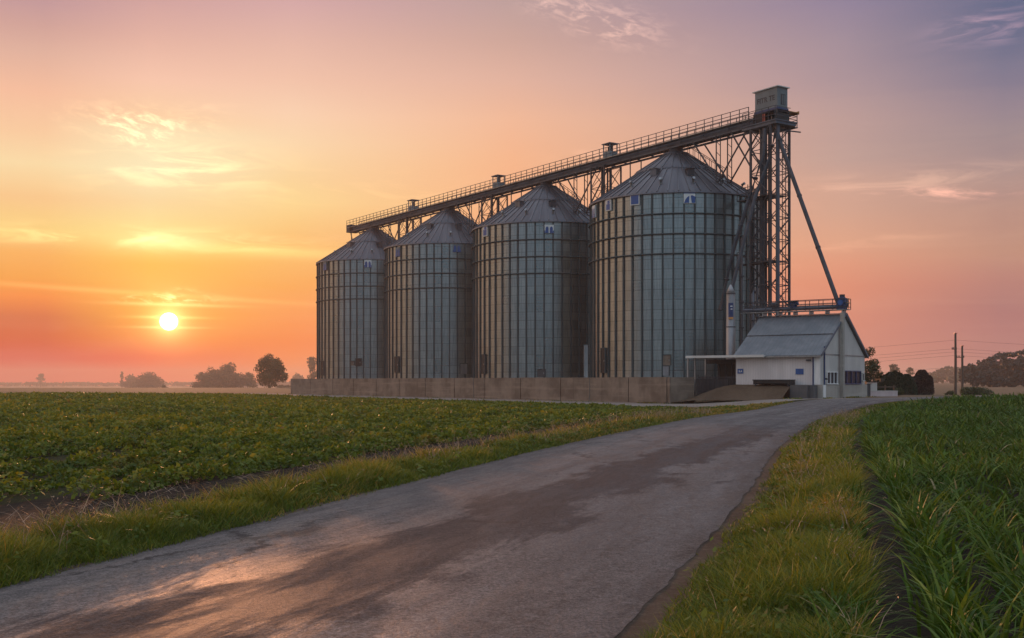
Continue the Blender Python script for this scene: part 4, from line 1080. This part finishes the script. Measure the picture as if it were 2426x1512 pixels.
# roadside grass
parts=[[],[]]
for r0,r1,dn,w in [(5.5,9,3600,.0055),(9,14,2600,.008),(14,22,1500,.012),(22,34,700,.019),(34,50,320,.030),(50,72,150,.045),(72,100,60,.07)]:
    x,y=scatter(r0,r1,dn,-34,34); s,o=road_so(x,y)
    e1=.16*(fbm(s*.9,s*0+2,15,4)-.5)*2
    left=(o<-2.66+e1)&(o>-4.25+.3*(fbm(s*.6,s*0,16,3)-.5)*2-1.4*sst(s,46,62))&(s<72)
    right=(o>2.92-e1)&(o<furrow(s)-.17+.12*(fbm(s*.7,s*0,17,3)-.5)*2)&(s<88)
    tip=(o<-2.9)&(o>-7.5)&(s>60)&(s<72)&(fbm(x*.5,y*.5,51,3)>.42)
    for side,k in((0,left|tip),(1,right)):
        xx,yy,ss,oo=x[k],y[k],s[k],o[k]; n=len(xx)
        if n==0: continue
        cl=fbm(xx*1.6,yy*1.6,20+side,3); big=fbm(xx*.45,yy*.45,23+side,3)
        inner=np.where(side==0,(-2.66-oo),(oo-2.92))       # 0 at the asphalt
        hprof=.35+.65*sst(inner,0.0,.75)
        h=(.06+.40*cl**1.5)*hprof*(.55+.9*rng.random(n))*(.62+.75*big)*(1-.6*sst(ss,46,66))*(1.0 if side==0 else 1.08)
        keep=rng.random(n)<(.35+.75*sst(cl,.25,.5)); keep&=rng.random(n)<(.30+.70*sst(inner,0,.22))
        dryp=sst(fbm(ss*.22,oo*1.1,27+side,3)+.25*(fbm(xx*1.1,yy*1.1,77,2)-.5),.50,.66)
        if side==0: dryp=np.clip(dryp*.55+.75*sst(inner,.95,1.5)*(.4+.6*rng.random(n))+.45*sst(ss,34,60),0,1)
        else: dryp=dryp*(.2+.5*sst(inner,.15,.6))
        dry=np.where(rng.random(n)<dryp*.68,rng.uniform(.45,1,n),rng.uniform(0,.12,n))
        tint=np.clip(.25+.45*big+.22*rng.normal(size=n)+.25*(h>.25),0,1)
        lean=rng.uniform(.05,.55,n); cur=rng.uniform(.1,.9,n)
        idx=np.nonzero(keep)[0]
        V,F,m=blades(xx[idx],yy[idx],gz(xx[idx],yy[idx])+.02,h[idx],w*(.6+.8*rng.random(len(idx))),lean[idx],cur[idx],3)
        parts[side].append((V,F,m,tint[idx],dry[idx]))
collect(parts[0],'verge_grass','grass','grass verge with dry tips between the road and the low leafy crop','grass')
collect(parts[1],'verge_grass','grass','yellow green grass verge between the road and the dark furrow','grass')

# broadleaf weeds and dead stems scattered through both verges
Vs=[];Ts=[];Ds=[]
x,y=scatter(6,45,5.5,-34,34); s_,o=road_so(x,y); k=((o<-2.9)&(o>-4.1)|(o>3.0)&(o<4.2))&(s_<60); x,y=x[k],y[k]
for px_,py_ in zip(x,y):
    n=rng.integers(9,20); a=rng.uniform(0,2*PI,n); r_=rng.uniform(.02,.15,n); d=math.hypot(px_,py_)
    P=np.stack([px_+r_*np.cos(a),py_+r_*np.sin(a),.05+rng.uniform(.0,.20,n)],1); P[:,2]+=gz(P[:,0],P[:,1])
    V,F=leaf_quads(P,np.stack([np.cos(a)*.6,np.sin(a)*.6,np.full(n,1.0)],1)+.3*rng.normal(size=(n,3)),np.full(n,.055+.0016*d)*(.6+.8*rng.random(n)),.5)
    Vs.append(V); Ts.append(np.full(len(V),rng.uniform(.05,.6))); Ds.append(np.full(len(V),rng.choice([0,0,0,.5])))
V=np.concatenate(Vs); tag(quad_mesh('verge_weeds',V,np.arange(len(V)).reshape(-1,4),M['bean'],np.concatenate(Ts),np.concatenate(Ds)),'small broadleaf weeds growing through the grass verges','weeds',kind='stuff')
x,y=scatter(6,60,16,-34,34); s_,o=road_so(x,y); k=((o<-3.2)&(o>-4.6)|(o>3.3)&(o<4.35))&(s_<75)&(fbm(s_*.3,o*1.2,91,3)>.46); x,y=x[k],y[k]; n=len(x); d=np.hypot(x,y)
V,F,m=blades(x,y,gz(x,y)+.02,.25+.28*rng.random(n),.005+.0004*d,rng.uniform(.05,.5,n),rng.uniform(.05,.5,n),3)
sd_P=V.reshape(n,m,3)[:,-2,:]; Vq,Fq=leaf_quads(np.repeat(sd_P,3,0)+rng.normal(size=(n*3,3))*.012,unit(n*3),np.repeat(.024+.0006*d,3),.35)
parts=[(V,F,m,rng.random(n),np.zeros(n)),(Vq,Fq,4,rng.random(n*3),np.zeros(n*3))]
collect(parts,'dead_stems','straw','dead straw coloured stems with seed heads standing in the verges','dead stems')

# cereal crop, right
parts=[]
ROWC=.62
for r0,r1,dn,w,sg in [(5.5,9,330,.032,5),(9,14,290,.034,5),(14,22,220,.040,4),(22,34,140,.052,3),(34,52,85,.07,3),(52,80,42,.10,3),(80,125,17,.15,3)]:
    x,y=scatter(r0,r1,dn,0,34); s,o=road_so(x,y)
    fo=furrow(s)+.17; k=(o>fo)&(s<150)&(y>0); fo=fo[k]; x,y,s,o=x[k],y[k],s[k],o[k]
    ph=((o-fo)/ROWC)%1; rid=np.floor((o-fo)/ROWC)
    rowc=np.abs(ph-.45)*2
    far=np.clip((x*x+y*y)**.5/45,0,1)
    keep=rng.random(len(x))<np.where(rowc<.56,1.0,.02+.25*far)
    tram=((rid%9)==2)&(rid>1); keep&=~(tram&(rng.random(len(x))<.8*(1-.4*far)))
    x,y,s,o,rid=x[keep],y[keep],s[keep],o[keep],rid[keep]; n=len(x)
    cl=fbm(x*1.1,y*1.1,40,3); big=fbm(x*.2,y*.2,44,3)
    h=(.18+.46*cl)*(.6+.65*rng.random(n))*(.8+.4*big)
    lean=rng.uniform(.0,.45,n); cur=rng.uniform(.15,1.15,n)
    tint=np.clip(.02+.42*big+.35*cl+.26*rng.normal(size=n)-.10,0,1); dry=np.where(rng.random(n)<.016,rng.uniform(.4,.9,n),rng.uniform(0,.08,n))
    V,F,m=blades(x,y,gz(x,y)+.02,h,w*(.6+.7*rng.random(n)),lean,cur,sg)
    parts.append((V,F,m,tint,dry))
# tufts leaning into the furrow from the verge side
for r0,r1,dn,w,sg in [(5.5,12,420,.017,4),(12,24,240,.024,4),(24,45,110,.04,3)]:
    x,y=scatter(r0,r1,dn,0,34); s,o=road_so(x,y); fo=furrow(s); k=(o>fo-.45)&(o<fo-.12)&(fbm(x*1.5,y*1.5,47,2)>.42); x,y=x[k],y[k]; n=len(x)
    h=.20+.24*rng.random(n); V,F,m=blades(x,y,gz(x,y)+.02,h,w*(.6+.7*rng.random(n)),rng.uniform(.1,.5,n),rng.uniform(.2,1.1,n),sg)
    parts.append((V,F,m,np.clip(.3+.2*rng.normal(size=n),0,1),np.where(rng.random(n)<.05,.8,.03)))
collect(parts,'cereal_crop','cereal','rows of long bladed green cereal right of the dark furrow','crop')

# straw litter on the bare strip and furrow
x,y=scatter(6,40,20,-34,34); s,o=road_so(x,y); k=((o<-3.7)&(o>-6.2)&(s<50))|((o>furrow(s)-.2)&(o<furrow(s)+.2)&(rng.random(len(x))<.35)); x,y=x[k],y[k]; n=len(x)
az=rng.uniform(0,2*PI,n); V,F,m=blades(x,y,gz(x,y)+.035,.10+.16*rng.random(n),np.full(n,.012),rng.uniform(.8,2.6,n),rng.uniform(-.1,.2,n),2,az)
V=V.reshape(n,-1,3); V[:,:,2]=(V[:,:,2]-gz(x,y)[:,None]-.035)*.35+gz(x,y)[:,None]+.04
collect([(V.reshape(-1,3),F,m,rng.random(n),np.zeros(n))],'straw_litter','straw','broken straw lying on the bare dark soil strips','straw')
# weeds along the track edge and shed foot
parts=[]
x=[];y=[]
for k in range(2600):
    u=random.uniform(-6,72); v=random.gauss(-.55,.25); p=P0+U2*u+N2*v; x.append(p[0]); y.append(p[1])
for k in range(5200):
    u=random.uniform(-7,74); v=random.gauss(-8.3,.22); p=P0+U2*u+N2*v; x.append(p[0]); y.append(p[1])
for k in range(700):
    b=random.uniform(-.3,WB+1); off=random.gauss(.45,.18); p=(BC.x+.81*off+.586*b,BC.y-.586*off+.81*b); x.append(p[0]); y.append(p[1])
for k in range(900):
    a=random.uniform(.3,12.5); yy=random.gauss(-2.9,.35); x.append(BC.x-.81*a+.586*yy); y.append(BC.y+.586*a+.81*yy)
x=np.array(x);y=np.array(y); k=rng.random(len(x))<sst(fbm(x*.4,y*.4,60,3),.40,.6); x,y=x[k],y[k]; n=len(x)
V,F,m=blades(x,y,gz(x,y)+.02,.04+.10*rng.random(n),.05+.05*rng.random(n),rng.uniform(0,.6,n),rng.uniform(.1,.8,n),3)
parts.append((V,F,m,np.clip(.4+.2*rng.normal(size=n),0,1),(rng.random(n)<.35)*.7))
collect(parts,'track_weeds','grass','ragged weeds along the pale track at the foot of the concrete wall','weeds')

# ------------------------------------------------------------------ air
SIG=.00040
hz=MB(); hz.box(-2400,2400,-600,2400,-9.2,27.0)
def haze_mat():
    m=bpy.data.materials.new('haze_air'); m.use_nodes=True; nt=m.node_tree; nt.nodes.clear()
    o=nt.nodes.new('ShaderNodeOutputMaterial'); v=nt.nodes.new('ShaderNodeVolumePrincipled')
    v.inputs['Color'].default_value=(.75,.66,.60,1); v.inputs['Density'].default_value=SIG; v.inputs['Anisotropy'].default_value=.35
    nt.links.new(v.outputs[0],o.inputs['Volume']); return m
ho=hz.build('haze',haze_mat()); tag(ho,'thin morning haze over the fields','haze',kind='stuff')

# ------------------------------------------------------------------ sky and sun
SUN_AZ=math.atan2(400-CX,FPX); SUN_EL=math.atan((HY-762)/math.hypot(FPX,400-CX))
W=bpy.data.worlds.new('World'); S.world=W; W.use_nodes=True; nt=W.node_tree; nt.nodes.clear(); T=NT(nt)
out=T.n('ShaderNodeOutputWorld'); gen=T.n('ShaderNodeTexCoord').outputs['Generated']
dx,dy,dz=T.sep(gen)
azd=T.math('MULTIPLY',T.math('ARCTAN2',dx,dy),180/PI); eld=T.math('MULTIPLY',T.math('ARCSINE',dz),180/PI)
def lin(h):
    c=[int(h[i:i+2],16)/255 for i in(1,3,5)]
    return [((q+.055)/1.055)**2.4 if q>.04045 else q/12.92 for q in c]
def ramp(cols,gain=1.0):
    r=T.n('ShaderNodeValToRGB'); cr=r.color_ramp; cr.interpolation='LINEAR'
    for i,(e,h) in enumerate(cols):
        p=max(0,min(1,e/40)); el=cr.elements[i] if i<2 else cr.elements.new(p)
        el.position=p
    els=sorted(cr.elements,key=lambda q:q.position)
    for el,(e,h) in zip(cr.elements,cols):
        c=lin(h) if isinstance(h,str) else h; el.color=(c[0]*gain,c[1]*gain,c[2]*gain,1)
    T.link(T.math('MULTIPLY',eld,1/40,clamp=True),r.inputs[0]); return r.outputs[0]
def E(y,x): # photo row/column -> elevation in degrees
    az=math.atan2(x-CX,FPX); return math.degrees(math.atan((HY-y)/FPX*math.cos(az)))
TARGET=[(107,'0 c59a9b,100 d4a59a,200 e3b39f,350 f7bf9f,500 fbcca1,620 fcdba8,750 fbc98e,880 fdd384,950 fdb668,1050 fbaa5b,1120 fc9a58,1200 e2835a,1280 e5815a,1350 ee8a62,1430 f2976a'),
 (355,'0 d4a5a0,150 e7b5a4,300 f9c7ad,440 fdd1a6,500 fde5b8,640 feeabc,760 fdd9a2,880 ffe394,940 ffd57a,1000 fdc062,1100 fcb962,1200 fdac58,1280 fb9955,1350 f88c5c,1430 f2906a'),
 (693,'0 d6a9a7,150 e6b7a7,300 f3c3aa,430 fbd1b0,540 fcd7ac,680 fcd49b,760 fed795,900 fcc279,965 fdc474,1000 fdb868,1080 fcac5e,1200 fd9f5f,1300 fc965f,1430 f39470'),
 (1213,'0 bf9f9c,150 cfa69a,300 e2b29f,450 f1b898,600 f6b68d,750 f8b285,900 f6a97c,1100 f3a077,1300 ef9878,1430 ea9478'),
 (2001,'0 93839a,150 a48e99,300 ae9398,450 bd9b96,600 c39f95,700 d1a391,800 d6a48e,900 dfa488,1000 e29a7d,1080 df9075,1250 d68a76,1430 cc8878'),
 (2375,'0 6a6c88,150 6f6f89,250 81798e,400 93828f,500 9f8a8e,650 ad8f8b,800 bb9083,950 c3917e,1050 bd857a,1150 b27b77,1250 b67d79,1430 b98780')]
HTOP=27.0
JH={107:(1.15,.60,.33),355:(1.1,.58,.34),693:(1.0,.48,.27),1213:lin('#e29078'),2001:lin('#c88678'),2375:lin('#b88680')}
def colm(x,txt):
    rows=[]
    for q in txt.split(','):
        y,h=q.split(); y=float(y)*.6266; e=max(.02,E(y,x)); L=min((HTOP-EYE)/math.tan(R(e)),1700.0); t=math.exp(-SIG*L)
        tc=lin('#'+h); J=JH[x]; rows.append((e,[max(.03,(a-(1-t)*j)/t) for a,j in zip(tc,J)]))
    rows=rows[::-1]; rows=[r for r in rows if r[0]>.7]
    return ramp(rows+[(30,[.30,.27,.33]),(40,[.27,.27,.36])])
A=lambda x: math.degrees(math.atan2(x-CX,FPX))
cols=TARGET
c=None
for i,(x,rows) in enumerate(cols):
    r=colm(x,rows)
    c=r if c is None else T.mix(T.mr(azd,A(cols[i-1][0]),A(x),smooth=False),c,r)
# the rest of the dome: unseen blue sky behind and overhead, brightened as fill light
rear=ramp([(0,(.29,.34,.41)),(8,(.32,.42,.52)),(20,(.37,.49,.62)),(40,(.44,.57,.73))],1.0)
c=T.mix(T.math('MAXIMUM',T.mr(azd,30,95),T.mr(azd,-45,-110)),c,rear)
c=T.mix(T.mr(eld,24,50),c,(.64,.74,.90))
lft=ramp([(0,(.85,.42,.25)),(6,(1.0,.58,.36)),(16,(1.05,.70,.50)),(30,(.75,.60,.56)),(40,(.60,.60,.68))],1.1)  # unseen peach sky left of view, brightened to put highlights on silo flanks
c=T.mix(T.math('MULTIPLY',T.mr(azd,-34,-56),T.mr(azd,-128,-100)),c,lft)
# clouds and glow, placed by direction
u1=T.noise(T.comb(T.math('MULTIPLY',azd,.22),T.math('MULTIPLY',eld,1.25),1.5),1.0,5,.62,.8)
u2=T.noise(T.comb(T.math('MULTIPLY',T.math('ADD',azd,T.math('MULTIPLY',eld,1.2)),.95),T.math('MULTIPLY',eld,1.9),6.5),1.0,6,.66,.5)
def blob(px,py,wx,wy,slope=0.0):
    az0=A(px); el0=E(py,px); sx=wx/FPX*180/PI; sy=wy/FPX*180/PI
    a=T.math('SUBTRACT',azd,az0); e=T.math('SUBTRACT',T.math('SUBTRACT',eld,el0),T.math('MULTIPLY',a,slope))
    q=T.math('ADD',T.math('POWER',T.math('ABSOLUTE',T.math('DIVIDE',a,sx)),2.0),T.math('POWER',T.math('ABSOLUTE',T.math('DIVIDE',e,sy)),2.0))
    return T.math('EXPONENT',T.math('MULTIPLY',q,-1.0))
def addc(c,fac,col): return T.mix(1.0,c,T.mix(fac,(0,0,0),col),'ADD')
st=T.mr(u1,.42,.66); fl=T.mr(u2,.44,.68)
wide=T.mr(T.noise(T.comb(T.math('MULTIPLY',azd,.07),T.math('MULTIPLY',eld,.55),9.0),1.0,4,.6,.5),.40,.66)
c=T.mix(T.math('MULTIPLY',wide,T.mr(eld,22,6,0,.06)),c,(1.0,.62,.40))
for (px,py,wx,wy,sl,tex,col,k) in [
    (335,288,110,26,0,fl,(.9,.68,.35),.9),(330,330,50,22,0,fl,(.8,.6,.3),.7),(480,268,60,20,0,st,(.55,.4,.22),.35),
    (420,395,170,40,.05,st,(.6,.45,.2),.8),
    (380,568,330,22,.0,st,(.75,.62,.32),.42),(640,595,220,12,-.03,None,(.55,.40,.15),.35),(400,575,90,16,0,None,(.8,.75,.45),.38),(150,560,260,14,.02,st,(.5,.35,.12),.4),
    (400,708,80,10,0,fl,(1.0,.9,.45),1.0),(437,690,22,7,0,fl,(1.0,.8,.4),.6),(410,722,110,4,-.01,None,(1.0,.8,.35),.45),(300,693,420,6,-.045,None,(.5,.32,.12),.35),
    (400,752,66,3.5,0,None,(1.0,.8,.3),.5),(398,776,70,3,0,None,(1,.75,.3),.45),
    (1430,50,120,38,-.25,fl,(.55,.32,.22),.75),(1285,10,40,18,0,fl,(.5,.3,.22),.6),
    (2330,55,90,30,.15,st,(.35,.18,.18),.8),(2390,80,40,16,.2,st,(.3,.16,.16),.6),
    (2230,460,130,12,-.05,st,(.60,.26,.18),.9),(2150,432,260,26,.06,st,(.35,.2,.12),.55),(1450,360,110,14,.06,st,(.4,.22,.16),.45),
    (1980,590,120,14,.03,st,(.35,.22,.12),.3),(2150,560,90,8,0,st,(.3,.18,.1),.3),(700,450,300,30,.03,st,(.35,.24,.10),.3),(950,470,160,14,0,st,(.3,.2,.1),.3)]:
    f=T.math('MULTIPLY',blob(px,py,wx,wy,sl),k)
    if tex is not None: f=T.math('MULTIPLY',f,tex)
    c=addc(c,f,col)
# the sun itself
sd=Vector((math.sin(SUN_AZ)*math.cos(SUN_EL),math.cos(SUN_AZ)*math.cos(SUN_EL),math.sin(SUN_EL)))
dt=T.n('ShaderNodeVectorMath',operation='DOT_PRODUCT'); T.link(gen,dt.inputs[0]); dt.inputs[1].default_value=sd
ang=T.math('MULTIPLY',T.math('ARCCOSINE',T.math('MINIMUM',dt.outputs['Value'],.9999999)),180/PI)
c=addc(c,T.math('EXPONENT',T.math('MULTIPLY',ang,-1/1.6)),(.40,.22,.04))
c=addc(c,T.math('EXPONENT',T.math('MULTIPLY',ang,-1/.42)),(2.6,1.9,.75))
disc=T.mr(ang,.47,.32); c=addc(c,disc,(14,11.5,7))
sky=T.n('ShaderNodeTexSky'); sky.sky_type='NISHITA'; sky.sun_disc=False; sky.sun_elevation=SUN_EL; sky.sun_rotation=SUN_AZ
c=addc(c,.010,sky.outputs[0]) if False else T.mix(1.0,c,T.mix(.001,(0,0,0),sky.outputs[0]),'ADD')
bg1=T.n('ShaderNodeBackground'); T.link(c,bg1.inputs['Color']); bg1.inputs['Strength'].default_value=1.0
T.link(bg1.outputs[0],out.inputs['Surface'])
W.cycles.sampling_method='MANUAL'; W.cycles.sample_map_resolution=1024

sl=bpy.data.lights.new('sun','SUN'); sl.energy=3.0; sl.angle=R(1.6); sl.color=(1.0,.42,.19)
so_=bpy.data.objects.new('sun',sl); COL.objects.link(so_); so_.rotation_euler=(-sd).to_track_quat('-Z','Y').to_euler(); so_.location=(-60,180,40)

# ------------------------------------------------------------------ camera and render settings
cam=bpy.data.cameras.new('camera'); cam.sensor_width=36; cam.lens=36*FPX/2426; cam.shift_y=(HY-756)/2426
cam.clip_start=.1; cam.clip_end=6000
co=bpy.data.objects.new('camera',cam); COL.objects.link(co); co.location=(0,0,EYE); co.rotation_euler=(R(90),0,0); S.camera=co
S.view_settings.view_transform='Standard'; S.view_settings.look='None'; S.view_settings.gamma=1; S.view_settings.exposure=0
cy=S.cycles; cy.max_bounces=6; cy.diffuse_bounces=3; cy.glossy_bounces=3; cy.transmission_bounces=3; cy.volume_bounces=1; cy.transparent_max_bounces=8
cy.use_denoising=True; cy.denoiser='OPENIMAGEDENOISE'; cy.sample_clamp_indirect=6
try: cy.use_light_tree=True
except Exception: pass
